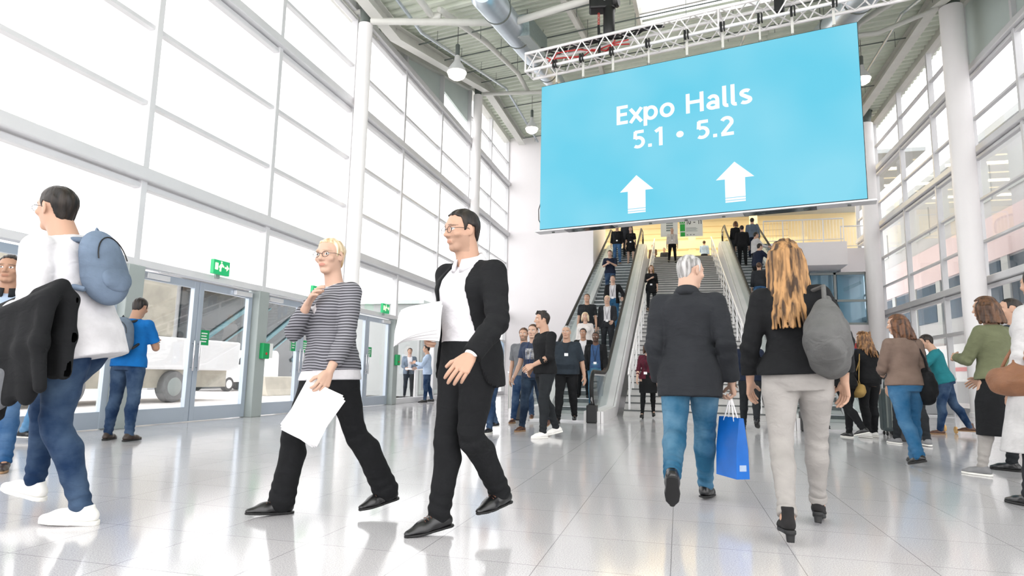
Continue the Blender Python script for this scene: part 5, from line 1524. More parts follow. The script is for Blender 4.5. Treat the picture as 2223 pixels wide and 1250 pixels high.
MB().box(12.0, 12.12, 24, 40, 1.0, 2.65).build('panel', MAT('m_infowhite'), t); MB().box(11.95, 12.0, 24, 40, 1.45, 1.62).build('red_stripe', MAT('m_redband'), t)
m = MB()
for (a, b, c, d) in ((30.0, 30.5, 1.9, 1.94), (30.0, 30.5, 2.4, 2.44), (30.0, 30.04, 1.9, 2.44), (30.46, 30.5, 1.9, 2.44)): m.box(11.94, 12.0, a, b, c, d)
m.build('red_frame', MAT('m_redband'), t); MB().box(12, 12.1, 26, 26.12, 0, 1).box(12, 12.1, 38, 38.12, 0, 1).build('leg', MAT('m_framedark'), t); settle(t)
# market stall machine, case and trolley on the right
t = empty('ticket_counter', 'low pale counter with display along the right glass wall', 'counter')
MB().box(6.9, 7.7, 21.2, 25.0, 0, 1.0).build('body', MAT('m_facade'), t, bevel=.02); MB().box(6.8, 7.8, 21.1, 25.1, 1.0, 1.06).build('worktop', MAT('m_steelwhite'), t); MB().box(7.1, 7.6, 22.0, 22.2, 1.06, 1.55).build('monitor', MAT('m_darkglass'), t, bevel=.01)
settle(t)
CAMF = 1364.75
def make_camera():
    cd = bpy.data.cameras.new('camera'); cam = bpy.data.objects.new('camera', cd); COL.objects.link(cam)
    cd.sensor_fit = 'HORIZONTAL'; cd.sensor_width = 36.0; cd.lens = CAMF / 2223 * 36.0; cd.clip_start = .05; cd.clip_end = 500
    M = (RZ(math.degrees(.2594)) @ RX(90 + math.degrees(.1386)) @ RZ(math.degrees(.0198)))
    m = Matrix([[*M[i], 0] for i in range(3)] + [[0, 0, 0, 1]]); m.translation = (0, 0, .87)
    cam.matrix_world = m; bpy.context.scene.camera = cam
SKY, EXPO = 3.6, 0.0
# ------------------------------------------------------------------ the people walking closest to the camera
SK1 = (.47, .285, .20); SK2 = (.52, .335, .25); SK3 = (.36, .205, .135); SK4 = (.12, .062, .04)
suit = person('bearded man in black suit striding towards the camera with papers in his right hand',
    dict(H=1.80, anchor='r', x=-1.3, y=3.41, yaw=212, hr=7, hl=2, kl=42, fl=-6, er=104, tr=29, el=36, bl=24, fr=-6, hy=14, lean=6, side=-3, twist=-5, al=-5, ar=1, kr=2, sl=20, sr=-20, br=22, tl=27, hp=-6, beard=(.33, .205, .145)),
    top=dict(mat='c_white', name='shirt', off=.008, hem=.02, sleeve=2.0), bottom=dict(mat='c_black', off=.014, flare=.012), jacket=dict(mat='c_black', off=.022, hem=-.09, sleeve=1.96, flare=.012,
    open_=[(-.2, .13), (-.09, .115), (.05, .085), (.12, .07), (.2, .062), (.27, .052), (.32, .048)], slv=.006),
    collar_=('c_white', .030), shoes=('l_black', 'r_black', 'dress'), hairs=('short', 'h_dark'), skin=SK1, near=True, specs='p_frame', curl=(.5, .7), seed=1)
woman = person('blonde woman in grey striped jumper and black trousers walking with papers at her side',
    dict(H=1.75, sex='f', anchor='r', x=-2.38, y=3.53, yaw=215, hr=20, hl=-20, kl=12, fr=4, fl=-8, er=112, tr=58, tor=5, tol=5, lean=1, side=2, twist=-12, al=2, ar=8, kr=16, sl=14, sr=38, bl=11, br=-2, el=20, tl=1, hy=-18, hp=-3, brow=(.36, .25, .16)),
    top=dict(mat='c_white', name='undershirt', off=.017, hem=-.045, sleeve=.4), jacket=dict(mat='c_stripe', name='jumper', off=.023, hem=-.012, sleeve=1.75, neck=.297), bottom=dict(mat='c_black', off=.010, flare=.035),
    shoes=('l_black', 'r_black', 'dress'), hairs=('bun', 'h_lightblond'), skin=SK2, near=True, specs='p_frame', curl=(.75, .35), seed=2)
grey = person('grey-haired man in dark blazer and blue jeans walking away with a blue bag',
    dict(H=1.84, anchor='r', x=.18, y=5.02, yaw=7, hr=22, hl=-17, kl=42, fl=-45, hy=40, lean=4, side=-1, al=1, ar=-4, kr=2, fr=-4, sl=-8, sr=-10, bl=8, br=12, el=36, er=36, tl=19, tr=11, hp=-8),
    top=dict(mat='c_paleblue', name='shirt', off=.006, hem=.02), bottom=dict(mat='d_blue', off=.016), jacket=dict(mat='c_charcoal', off=.026, hem=-.10, sleeve=1.97, flare=.016, slv=.008, open_=[(-.2, .05), (.1, .02), (.15, .03), (.3, .05)]),
    collar_=('c_charcoal', .028), shoes=('l_black', 'r_black', 'dress'), hairs=('fade', 'h_grey'), skin=SK2, near=True, curl=(.5, .95), seed=3)
blond = person('long-haired blonde woman in black jacket and grey jeans walking away with a grey shoulder bag',
    dict(H=1.76, sex='f', anchor='l', x=.56, y=3.83, yaw=6, hl=-8, hr=24, kl=26, kr=4, fl=-6, fr=-14, heel=.06, lean=-1, side=-3, al=2, ar=-1, sl=2, sr=-16, bl=17, br=18, el=34, er=42, tl=18, tr=26, hy=8, hp=4),
    bottom=dict(mat='c_greyjean', off=.008, cuff='c_greyjean', hem=.94), jacket=dict(mat='c_black', off=.024, hem=-.0, sleeve=1.95, flare=.02, slv=.01), shoes=('l_suede', 'r_black', 'heel'),
    hairs=('long', 'h_blond', .40), skin=SK1, near=True, curl=(.35, .4), seed=4)
left = person('man in white shirt with dark coat over his arm striding left past the glass doors',
    dict(H=2.0, anchor='l', x=-3.24, y=2.93, yaw=258, hl=5, kl=26, hr=40, kr=34, fl=2, fr=10, sl=2, sr=20, el=88, er=80, bl=16, lean=15, side=-4, twist=6, al=-4, ar=5, tl=10, tr=20, hy=8, hp=4),
    top=dict(mat='c_white', name='shirt', off=.030, hem=-.06, sleeve=1.95), bottom=dict(mat='d_dark', off=.012), shoes=('l_white', 'r_white', 'sneaker'), hairs=('fade', 'h_dark'), skin=SK1, near=True, specs='p_frame', curl=(.5, .6), seed=5)
# ------------------------------------------------------------------ things carried and worn
def tagset(o, lab, cat, group=None):
    o['label'] = lab; o['category'] = cat
    if group: o['group'] = group
    return o
def palm(J, F, n, a=.05, b=.025):
    d, t, m = hand_frame(J, F, n); return J['wr' + n] + d * a * 1.7 + m * b
def sheet(name, lab, o, R, w, h, mat, n=3, curl=.03, thick=.0012, cat='papers', gap=.006):
    """a few loose sheets held together, each slightly bowed; R columns: across, off the sheet, down-up"""
    root = None
    for k in range(n):
        V = []; Fc = []; nx, ny = 8, 8; rr = RY((k - 1) * 5.0)
        for s in (0, 1):
            for j in range(ny + 1):
                for i in range(nx + 1):
                    x, z = (i / nx - .5) * w, (j / ny - .5) * h
                    y = curl * (math.cos(x / w * 2.6) - .6) + .35 * curl * math.sin(z / h * 3 + k) + k * gap + s * thick
                    V.append(np.asarray(o) + R @ (rr @ np.array([x, y, z])))
        st = (nx + 1) * (ny + 1)
        for j in range(ny):
            for i in range(nx):
                a = j * (nx + 1) + i; q = (a, a + 1, a + nx + 2, a + nx + 1); Fc += [q, tuple(x + st for x in q[::-1])]
        for i in range(nx):
            Fc += [(i, i + st, i + 1 + st, i + 1)]; a = ny * (nx + 1) + i; Fc += [(a, a + 1, a + 1 + st, a + st)]
        for j in range(ny):
            a = j * (nx + 1); b = a + nx + 1; Fc += [(a, b, b + st, a + st)]; a += nx; b += nx; Fc += [(a, a + st, b + st, b)]
        if root is None: root = empty(name, lab, cat)
        new_mesh('page', np.array(V), Fc, mat, root, True)
    settle(root, tuple(np.asarray(o))); return root
def frame(fwd, up=(0, 0, 1)):
    f = np.asarray(fwd, float); f = f / np.linalg.norm(f); x = np.cross(f, up); x /= np.linalg.norm(x); z = np.cross(x, f); return np.stack([x, f, z], 1)

# papers of the man in the suit: a big white brochure held out in front of the chest
_, sP, sJ, sF = suit
h = palm(sJ, sF, 'r')
sheet('brochure', 'open white brochure held up by the man in the black suit', h + np.array([-.06, -.05, .075]), frame((-.35, -1, .35)) @ RY(8), .31, .20, MAT('p_white'), 4, .05)
# papers hanging in the hand of the blonde woman
_, wP, wJ, wF = woman
h = palm(wJ, wF, 'l')
sheet('loose_papers', 'white papers hanging in the hand of the woman in the striped jumper', h + np.array([-.03, -.015, -.15]), frame((.25, -1, .1)) @ RY(-28), .23, .31, MAT('p_white'), 3, .02)
# blue paper carrier bag
_, gP, gJ, gF = grey
h = palm(gJ, gF, 'r', .058, .022)
t = empty('carrier_bag', 'glossy blue paper carrier bag in the hand of the grey-haired man', 'bag')
top = h + np.array([0, 0, -.16]); R = RZ(-62); hw, dp, hh_ = .125, .05, .40
V = []
for z, a, b in ((0, 1.0, .35), (-hh_ * .5, 1.0, .9), (-hh_, 1.0, 1.0)):
    for sx, sy in ((-1, -1), (1, -1), (1, 1), (-1, 1)): V.append(top + R @ np.array([sx * hw * a, sy * dp * b, z]))
n = len(V); V += [top + (v - top) * np.array([.96, .96, 1]) + np.array([0, 0, .004 if i < 4 else .004]) for i, v in enumerate(V)]
Fc = []
for j in (0, 1):
    for i in range(4):
        q = (j * 4 + i, j * 4 + (i + 1) % 4, j * 4 + 4 + (i + 1) % 4, j * 4 + 4 + i); Fc += [q[::-1], tuple(x + n for x in q)]
Fc += [(8, 9, 10, 11), (n + 11, n + 10, n + 9, n + 8)] + [(i, (i + 1) % 4, (i + 1) % 4 + n, i + n) for i in range(4)]
new_mesh('bag_body', np.array(V), Fc, MAT('m_bluebag'), t, False)
for sy in (-1, 1):
    pts = [top + R @ np.array([-hw * .5, sy * dp * .35, -.02]), lerp(top + R @ np.array([-hw * .45, sy * dp * .3, 0]), h, .7), h + R @ np.array([0, sy * .004, .0]), lerp(top + R @ np.array([hw * .45, sy * dp * .3, 0]), h, .7), top + R @ np.array([hw * .5, sy * dp * .35, -.02])]
    MB().tube(pts, .005, 6).build('handle', MAT('p_white'), t, True)
MB().box(0, 0, 0, 0, 0, 0) and None
m = MB(); m.obox(top + R @ np.array([hw * 1.0 + .001, 0, -hh_ * .82]), R, .002, dp * .5, .02); m.build('emblem', MAT('c_paleblue'), t)
settle(t, tuple(top + np.array([0, 0, -hh_])))
# slouchy grey shoulder bag
def slouch(name, lab, P, J, F, side, mat, size=(.19, .10, .17), drop=.46, back=.04, out=.12, strap_w=.012, tilt=0, cat='bag', h=.009, group=None, lastz=0):
    Rc = F['chest']; s = -1 if side == 'l' else 1
    sh = J['sh' + side] + Rc[:, 2] * .055 - Rc[:, 0] * s * .03
    yaw = RZ(-P['yaw'])
    c = J['sh' + side] + yaw @ np.array([s * out, -back, 0]) - np.array([0, 0, drop])
    R = yaw @ RZ(-s * 10) @ RX(tilt)
    t = empty(name, lab, cat, group); a, b, d = size
    f = hum_field(c - .36, c + .36, h)
    # wide in the fore-and-aft direction, narrow across, sagging at the bottom
    f.ell(c + R @ np.array([0, 0, -d * .25]), R, np.array([b, a, d * .85]), .03)
    f.ell(c + R @ np.array([0, -a * .45, -d * .35]), R, np.array([b * .9, a * .55, d * .6]), .05)
    f.ell(c + R @ np.array([0, a * .40, -d * .30]), R, np.array([b * .85, a * .5, d * .6]), .05)
    f.cone(c + R @ np.array([0, -a * .7, d * .25]), c + R @ np.array([0, a * .7, d * .25]), b * .45, b * .45, .06)
    f.cone(c + R @ np.array([0, 0, d * .3]), c + R @ np.array([0, 0, d * 1.0]), b * .42, b * .22, .06)
    f.add(lambda X, Y, Z: .004 * np.sin(30 * X + 26 * Y + 22 * Z + 2 * np.sin(18 * Z)) + .003 * np.sin(55 * Z + 20 * Y))
    V, Q = f.mesh(); new_mesh('bag_body', V, Q, MAT(mat), t)
    for k in (-1, 1):
        m = MB(); m.tube([c + R @ np.array([0, k * a * .62, d * .30]), c + R @ np.array([-s * b * .1, k * a * .34, d * 1.2]), sh + Rc[:, 1] * -.05 - Rc[:, 2] * .03 + Rc[:, 0] * (s * .01 + k * .022), sh + Rc[:, 0] * k * .018, sh + Rc[:, 1] * .04 + Rc[:, 0] * k * .018 - Rc[:, 2] * .01], strap_w, 8)
        m.build('strap', MAT(mat), t, True)
    settle(t); return t
_, bP, bJ, bF = blond
slouch('shoulder_bag', 'slouchy grey shoulder bag hanging on the long-haired blonde woman', bP, bJ, bF, 'r', 'c_bag', (.25, .12, .22), .24, .16, .02, .013, -22)
def backpack(lab, P, J, F, mats=('c_slate', 'c_charcoal'), g=1.0, h=.009, drop=.0):
    Rc = F['chest']; t = empty('backpack', lab, 'backpack', None)
    c = J['neck'] + Rc @ np.array([0, -.205 * g - .02, -.25 * g - drop]); f = hum_field(c - .34, c + .34, h)
    f.ell(c, Rc, np.array([.155, .10, .23]) * g, .02); f.ell(c + Rc @ np.array([0, .01, -.08]) * g, Rc, np.array([.16, .10, .16]) * g, .04); f.ell(c + Rc @ np.array([0, .01, .10]) * g, Rc, np.array([.13, .085, .14]) * g, .04)
    V, Q = f.mesh(); b = new_mesh('pack_body', V, Q, MAT(mats[0]), t)
    f = hum_field(c - .30, c + .30, h); f.ell(c + Rc @ np.array([0, -.070, -.095]) * g, Rc, np.array([.125, .045, .095]) * g, .02); V, Q = f.mesh(); new_mesh('front_pocket', V, Q, MAT(mats[1]), t)
    for s in (-1, 1):
        MB().tube([c + Rc @ np.array([s * .07, .06, .20]) * g, J['neck'] + Rc @ np.array([s * .075, .0, .0]), J['neck'] + Rc @ np.array([s * .105, .115, -.08]), J['neck'] + Rc @ np.array([s * .125, .10, -.22]), c + Rc @ np.array([s * .15, .05, -.14]) * g], .017, 8).build('strap', MAT(mats[1]), t, True)
    MB().tube([c + Rc @ np.array([-.03, .0, .22]) * g, c + Rc @ np.array([0, .0, .27]) * g, c + Rc @ np.array([.03, .0, .22]) * g], .009, 6).build('carry_loop', MAT(mats[1]), t, True)
    m = MB().tube([c + Rc @ (np.array([.125 * math.cos(a), -.075, .02 + .17 * math.sin(a)]) * g) for a in np.linspace(.1, 3.04, 14)], .004, 5); m.build('zip', MAT('m_black'), t, True)
    settle(t); return t
_, lP, lJ, lF = left
backpack('grey-blue backpack on the back of the striding man in the white shirt', lP, lJ, lF, ('c_packblue', 'c_packblue'), .88)
# dark coat thrown over the forearm
t = tagset(empty('coat'), 'long black coat draped over the arm of the striding man in white', 'coat')
e_, w_ = lJ['ell'], lJ['wrl']; f = hum_field(np.minimum(e_, w_) - np.array([.3, .3, .75]), np.maximum(e_, w_) + .25, .010); rr = random.Random(8)
axd = (w_ - e_) / np.linalg.norm(w_ - e_); nrm = np.cross(axd, [0, 0, 1.]); nrm /= np.linalg.norm(nrm)
for side in (-1, 1):
    for k in range(13):
        p = lerp(e_ - axd * .22, w_ - axd * .02, k / 12); q = p + nrm * side * .055 + np.array([0, 0, -.02]); L = (.50 if side < 0 else .38) * rr.uniform(.9, 1.08)
        f.cone(p + np.array([0, 0, .048]), q, .032, .032, .03)
        mid = q + np.array([0, 0, -L * .5]) + nrm * side * rr.uniform(-.01, .03); f.cone(q, mid, .034, .034, .045)
        f.cone(mid, q + np.array([0, 0, -L]) + axd * rr.uniform(-.03, .03) + nrm * side * rr.uniform(-.01, .02), .034, .030, .045)
V, Q = f.mesh(); new_mesh('cloth', V, Q, MAT('c_black'), t)
f = hum_field(np.minimum(e_, w_) - np.array([.3, .3, .6]), np.maximum(e_, w_) + .25, .010)
for k in range(12):
    p = lerp(e_, w_, .05 + .08 * k) + nrm * -.088 + np.array([0, 0, -.36]); f.cone(p, p + np.array([0, 0, -.13]), .030, .030, .05)
V, Q = f.mesh(); new_mesh('lining', V, Q, MAT('c_greytee'), t); settle(t)
# ------------------------------------------------------------------ people in the middle distance
TR = lambda m, **k: dict(mat=m, off=.013, **k)
SH = lambda m, **k: dict(mat=m, name='shirt', off=.021, hem=-.03, **k)
darkman = person('man in black jacket and jeans standing cut off at the left frame edge',
    dict(H=1.82, x=-5.58, y=4.1, yaw=140, hl=4, hr=-4, sl=10, sr=12, el=40, er=45, tl=30, tr=30, hy=5),
    top=dict(mat='c_paleblue', name='shirt', off=.008, hem=.02), jacket=dict(mat='c_greyblack', off=.024, hem=-.07, open_=[(-.2, .05), (.1, .02), (.2, .03), (.3, .05)], slv=.006), bottom=TR('d_mid'), collar_=('c_greyblack', .03), shoes=('l_darkbrown', 'r_tan', 'boot'), hairs=('short', 'h_dark'), skin=SK3, near=True, seed=11)
bluem = person('man in royal blue T-shirt with grey backpack standing by the nearest glass doors',
    dict(H=1.77, x=-6.55, y=6.35, yaw=-12, hl=3, hr=-6, al=6, ar=6, sl=35, sr=30, el=85, er=95, tl=35, tr=25, hp=-18, lean=4),
    top=SH('c_royal', sleeve=.75), bottom=TR('d_dark'), shoes=('l_darkbrown', 'r_black', 'sneaker'), hairs=('short', 'h_dark'), skin=SK3, near=True, vox=.009, seed=12)
backpack('grey backpack worn by the man in the royal blue T-shirt', bluem[1], bluem[2], bluem[3], ('c_slate', 'c_charcoal'), .95)
person('person in light blue jeans at the left glass wall, mostly hidden by the striding man',
    dict(H=1.72, x=-7.25, y=6.0, yaw=75, hl=8, hr=-8, kl=8, kr=16, sl=20, el=60, er=30, tl=20),
    top=SH('c_navy', sleeve=1.9), bottom=TR('d_light'), shoes=('l_black', 'r_white', 'sneaker'), hairs=('short', 'h_brown'), skin=SK1, vox=.011, seed=13)
young = person('dark-haired young man in black shirt and white trainers by the end wall',
    dict(H=1.83, anchor='l', x=-1.88, y=8.95, yaw=230, hl=10, hr=-9, kl=8, kr=16, fr=-12, sl=15, sr=-12, el=62, er=70, tl=45, tr=30, bl=14, br=16, hy=15),
    top=SH('c_black', sleeve=1.15), bottom=TR('c_greyblack'), shoes=('l_white', 'r_white', 'sneaker'), hairs=('quiff', 'h_dark'), skin=SK1, near=True, vox=.009, seed=14, belt=1)
tee = person('boy in navy T-shirt with pale print walking beside the young man in black',
    dict(H=1.72, anchor='r', x=-2.42, y=9.9, yaw=195, hr=12, hl=-14, kl=28, kr=6, fl=-20, sl=5, sr=12, el=22, er=30, hy=-6),
    top=dict(mat='c_tee', name='t_shirt', off=.018, hem=-.03, sleeve=.7, col=None), bottom=TR('d_navy'), shoes=('l_brown', 'r_tan', 'sneaker'), hairs=('short', 'h_brown'), skin=SK2, vox=.009, near=True, seed=15, badge=('p_strap', 'p_white', dict(w=.02, fx=.02)))
chest_print(*tee[:4], MAT('c_print'))
person('bearded man in grey T-shirt mostly hidden behind the boy in the navy T-shirt',
    dict(H=1.80, anchor='r', x=-2.98, y=11.5, yaw=180, hr=14, hl=-12, kl=22, sr=-8), top=SH('c_greytee', sleeve=.8), bottom=TR('d_dark'), shoes=('l_brown', 'r_tan', 'boot'), hairs=('short', 'h_brown'), skin=SK1, beard=None, seed=16) if 0 else person('man in grey T-shirt mostly hidden behind the boy in the navy T-shirt',
    dict(H=1.80, anchor='r', x=-2.98, y=11.5, yaw=180, hr=14, hl=-12, kl=22, sr=-8, beard=(.10, .07, .05)), top=SH('c_greytee', sleeve=.8), bottom=TR('d_dark'), shoes=('l_brown', 'r_tan', 'boot'), hairs=('short', 'h_brown'), skin=SK1, seed=16)
person('big man in dark grey short-sleeved shirt walking towards the camera from the escalator',
    dict(H=1.86, anchor='r', x=-2.22, y=11.9, yaw=182, build=1.16, belly=.06, arms=1.1, legs=1.1, hr=10, hl=-10, kl=18, sl=-6, sr=10, bl=16, br=16, el=18, er=22),
    top=SH('c_darkshirt', sleeve=.95, wr=.6), bottom=TR('c_black'), shoes=('l_black', 'r_black', 'boot'), hairs=('crop', 'h_grey'), skin=SK1, near=True, vox=.011, badge=('p_strapdark', 'p_white', dict(w=.17, fx=-.02, off=.03)), seed=17)
person('person in blue jeans mostly hidden behind the man in the black suit',
    dict(H=1.70, anchor='l', x=-2.78, y=9.3, yaw=200, hl=12, hr=-12, kr=20, sl=10, el=40, sr=10, er=40), top=SH('c_paleblue', sleeve=1.9), bottom=TR('d_dark'), shoes=('l_black', 'r_white', 'sneaker'), hairs=('short', 'h_brown'), skin=SK1, seed=18)
burg = person('dark-haired woman in burgundy top and black skirt walking from the foot of the stairs',
    dict(H=1.64, sex='f', anchor='r', x=-.78, y=14.2, yaw=180, hr=10, hl=-8, kl=14, sl=6, sr=10, el=22, er=30, bl=12, br=12, heel=.03), top=dict(mat='c_burgundy', name='blouse', off=.016, hem=-.02, sleeve=1.2), bottom=dict(mat='c_black', kind='skirt', hem=.42),
    shoes=('l_black', 'r_black', 'boot'), hairs=('bob', 'h_brown', .12), skin=SK2, near=True, vox=.011, badge=('p_strapdark', 'p_white', dict(w=.06, fx=.03)), seed=19)
# stockings of the same woman are a garment of her own figure
trousers(burg[0], burg[1], burg[2], burg[3], .011, MAT('c_black'), off=.003, name='tights', seed=20, hem=1.0, waist=-.05)
person('blonde woman in black dress and tights coming down the left side of the stairs',
    dict(H=1.63, sex='f', x=-.89, y=22.75, z=3.24, yaw=180, hr=12, hl=-4, kl=20, kr=12, sr=28, er=95, tr=40, sl=6, el=20, heel=.02), top=dict(mat='c_black', name='dress', off=.018, hem=-.14, sleeve=1.3, flare=.02), bottom=dict(mat='c_greyblack', off=.006),
    shoes=('l_brown', 'r_tan', 'slim'), hairs=('long', 'h_blond', .16), skin=SK2, badge=('p_strapdark', 'p_white', dict(w=.04)), seed=21)
person('white-haired man in pale shirt and black trousers stepping onto the top of the stairs',
    dict(H=1.72, x=-.2, y=31.3, z=6.52, yaw=180, hr=8, hl=-6, kl=12, sl=4, sr=4, al=5, ar=5), top=dict(mat='c_offwhite', name='shirt', off=.018, hem=.0, sleeve=1.9), bottom=TR('c_black'), shoes=('l_black', 'r_black', 'dress'), hairs=('bald', 'h_white'), skin=SK2, badge=('p_strapdark', 'p_white', {}), seed=22)
person('man in light blue shirt seen from behind on the upper floor',
    dict(H=1.74, x=1.55, y=37.3, z=7.1, yaw=10, hl=4, hr=-4, sl=25, el=70, tl=30), top=dict(mat='c_skyshirt', name='shirt', off=.018, hem=0, sleeve=1.9), bottom=TR('c_charcoal'), shoes=('l_black', 'r_black', 'dress'), hairs=('short', 'h_brown'), skin=SK1, seed=23)
person('seated-looking low dark-haired person at the right edge of the upper landing',
    dict(H=1.56, x=2.35, y=36.6, z=7.1, yaw=200), top=SH('c_charcoal', sleeve=1.9), bottom=TR('c_charcoal'), hairs=('short', 'h_dark'), skin=SK1, seed=24) if 0 else None
for x, y, c, l in ((-1.35, 37.5, 'c_brownwool', 'person in brown top on the upper floor left of the white-haired man'), (-.72, 38.5, 'c_charcoal', 'person in dark top on the upper floor just left of the white-haired man')):
    person(l, dict(H=1.62, x=x, y=y, z=7.1, yaw=190, sl=20, el=60), top=SH(c, sleeve=1.9), bottom=TR('c_charcoal'), shoes=('l_black', 'r_black', 'sneaker'), hairs=('short', 'h_dark'), skin=SK1, seed=25 + int(y))

# ---- riders on the left escalator, coming down
ESC = 7.1 / 15.75
def ez(y): return max(.03, min(7.1, (math.floor((y - 14.6) / .402) * .402) * 7.1 / 15.7))
def rider(lab, x, y, H, yaw=180, sex='m', **kw):
    pose = dict(H=H, sex=sex, x=x, y=y, z=ez(y), yaw=yaw, hl=2, hr=-1, kl=4); pose.update(kw.pop('pose', {}))
    return person(lab, pose, group='people riding the escalators', **kw)
bd = ('p_strapdark', 'p_white', dict(w=.05))
rider('man in black shirt and jeans near the top of the left escalator', -2.53, 27.5, 1.78, top=SH('c_black', sleeve=1.7), bottom=TR('d_mid'), shoes=('l_brown', 'r_tan', 'sneaker'), hairs=('short', 'h_dark'), skin=SK1, badge=bd, seed=31)
rider('man in dark jacket behind the first rider near the top of the left escalator', -2.2, 28.7, 1.78, jacket=dict(mat='c_charcoal', off=.022, hem=-.06), bottom=TR('c_greyblack'), hairs=('short', 'h_brown'), skin=SK1, seed=32)
rider('woman in black dress with bare legs at the top of the left escalator', -1.95, 27.6, 1.68, sex='f', top=dict(mat='c_black', name='dress', off=.018, hem=-.02, sleeve=.8), bottom=dict(mat='c_black', kind='skirt', hem=.40), shoes=('l_brown', 'r_tan', 'slim'), hairs=('bun', 'h_dark'), skin=SK2, badge=bd, seed=33)
rider('man in navy shirt holding a phone on the upper half of the left escalator', -2.40, 23.2, 1.76, pose=dict(sl=35, sr=30, el=85, er=80, tl=35, tr=30, hp=-20), top=SH('c_navy', sleeve=.9), bottom=TR('d_dark'), shoes=('l_black', 'r_black', 'sneaker'), hairs=('crop', 'h_brown'), skin=SK2, seed=34)
rider('dark-haired man in open black jacket with tote on the left escalator beside the right handrail', -1.98, 20.0, 1.74, pose=dict(sr=12, er=40, sl=15, el=50, tl=20, bl=30), top=dict(mat='c_white', name='shirt', off=.008, hem=0), jacket=dict(mat='c_black', off=.022, hem=-.05, open_=[(-.2, .06), (.3, .055)]), bottom=TR('d_bright'), shoes=('l_black', 'r_black', 'sneaker'), hairs=('short', 'h_dark'), skin=SK2, badge=bd, seed=35)
rider('bald man in black polo shirt on the left escalator by the white wall', -2.52, 18.0, 1.80, pose=dict(build=1.08), top=SH('c_greyblack', sleeve=.8), bottom=TR('d_dark'), hairs=('crop', 'h_brown'), skin=SK1, badge=bd, seed=36)
rider('grey-haired man in dark blazer and white shirt on the left escalator', -1.95, 18.1, 1.76, pose=dict(sl=18, el=50, tl=20), top=dict(mat='c_white', name='shirt', off=.008, hem=0), jacket=dict(mat='c_charcoal', off=.022, hem=-.06, open_=[(-.2, .06), (.1, .05), (.3, .055)]), bottom=TR('c_charcoal'), hairs=('crop', 'h_lightblond'), skin=SK2, badge=bd, seed=37)
rider('blonde woman in white top with scarf on the lower left escalator', -2.40, 16.8, 1.68, sex='f', top=SH('c_offwhite', sleeve=1.9), bottom=TR('c_beige'), hairs=('bob', 'h_lightblond', .10), skin=SK2, seed=38)
rider('man in black jacket and white shirt just behind the big man by the escalator', -2.30, 15.75, 1.72, top=dict(mat='c_white', name='shirt', off=.008, hem=0), jacket=dict(mat='c_black', off=.022, hem=-.05, open_=[(-.2, .06), (.3, .05)]), bottom=TR('c_black'), hairs=('short', 'h_dark'), skin=SK3, seed=39)
rider('bearded man in black jacket, denim shirt and jeans near the left escalator foot', -1.93, 15.3, 1.78, pose=dict(beard=(.02, .015, .012), sl=8, sr=8, el=30, er=30), top=dict(mat='c_denimshirt', name='shirt', off=.012, hem=-.02), jacket=dict(mat='c_black', off=.024, hem=-.05, open_=[(-.2, .09), (.1, .065), (.3, .055)]), bottom=TR('d_blue'), hairs=('crop', 'h_dark'), skin=SK4, badge=bd, seed=40)
# ---- riders on the right escalator, going up with their backs to us
rider('dark-dressed man leading on the right escalator beside its left handrail', 2.62, 26.9, 1.75, yaw=5, top=SH('c_black', sleeve=1.9), bottom=TR('c_black'), hairs=('short', 'h_dark'), skin=SK1, seed=51)
rider('person in dark coat highest up the right escalator at the left', 2.5, 28.2, 1.70, yaw=0, top=SH('c_black', sleeve=1.9), bottom=TR('c_charcoal'), hairs=('bob', 'h_auburn', .1), sex='f', skin=SK2, seed=52)
rider('dark-haired man in pale blue jacket highest up the right escalator', 3.15, 28.0, 1.78, yaw=8, top=SH('c_slate', sleeve=1.9), bottom=TR('c_navy'), hairs=('short', 'h_dark'), skin=SK1, seed=53)
rider('person in light grey top turning right on the right escalator', 2.98, 25.7, 1.72, yaw=70, pose=dict(sr=40, er=50), top=SH('c_lightgrey', sleeve=1.9), bottom=TR('c_black'), hairs=('short', 'h_dark'), skin=SK1, seed=54)
rider('man in navy jacket leaning on the right handrail of the right escalator', 2.78, 23.6, 1.76, yaw=60, pose=dict(lean=10, sr=60, er=40, br=20), top=SH('c_navy', sleeve=1.9), bottom=TR('c_greyblack'), hairs=('short', 'h_dark'), skin=SK2, seed=55)
rider('person in jeans and dark top lower on the right escalator', 2.62, 21.8, 1.64, yaw=5, top=SH('c_charcoal', sleeve=1.9), bottom=TR('d_mid'), hairs=('short', 'h_brown'), skin=SK1, seed=56)
rider('light-haired person in white top low on the right escalator, half hidden by the blonde hair', 3.0, 20.6, 1.66, yaw=0, sex='f', top=SH('c_offwhite', sleeve=1.9), bottom=TR('c_charcoal'), hairs=('bob', 'h_auburn', .1), skin=SK2, seed=57)

# ---- people behind and to the right
person('person in navy jacket walking to the stairs between the grey-haired man and the blonde woman',
    dict(H=1.74, anchor='l', x=1.12, y=12.3, yaw=5, hl=12, hr=-16, kr=25, fr=-20), top=SH('c_navy', sleeve=1.9), bottom=TR('c_greyblack'), shoes=('l_black', 'r_black', 'sneaker'), hairs=('short', 'h_brown'), skin=SK1, seed=60)
brown = person('auburn-haired woman in taupe jacket and jeans walking away on the right',
    dict(H=1.66, sex='f', anchor='l', x=2.42, y=7.62, yaw=-14, hr=12, hl=-14, kl=16, fl=-14, kr=4, sl=20, sr=4, el=70, er=35, tl=30, hy=-45, hp=-4, lean=3),
    jacket=dict(mat='c_taupe', off=.026, hem=-.015, sleeve=1.95, flare=.012), bottom=dict(mat='d_bright', off=.014, flare=.01), shoes=('l_black', 'r_black', 'slim'), hairs=('long', 'h_auburn', .16), skin=SK1, near=True, vox=.009, seed=61)
slouch('shoulder_bag', 'soft black shoulder bag on the woman in the taupe jacket', brown[1], brown[2], brown[3], 'r', 'c_black', (.17, .09, .22), .42, .02, .05, .012, 0)
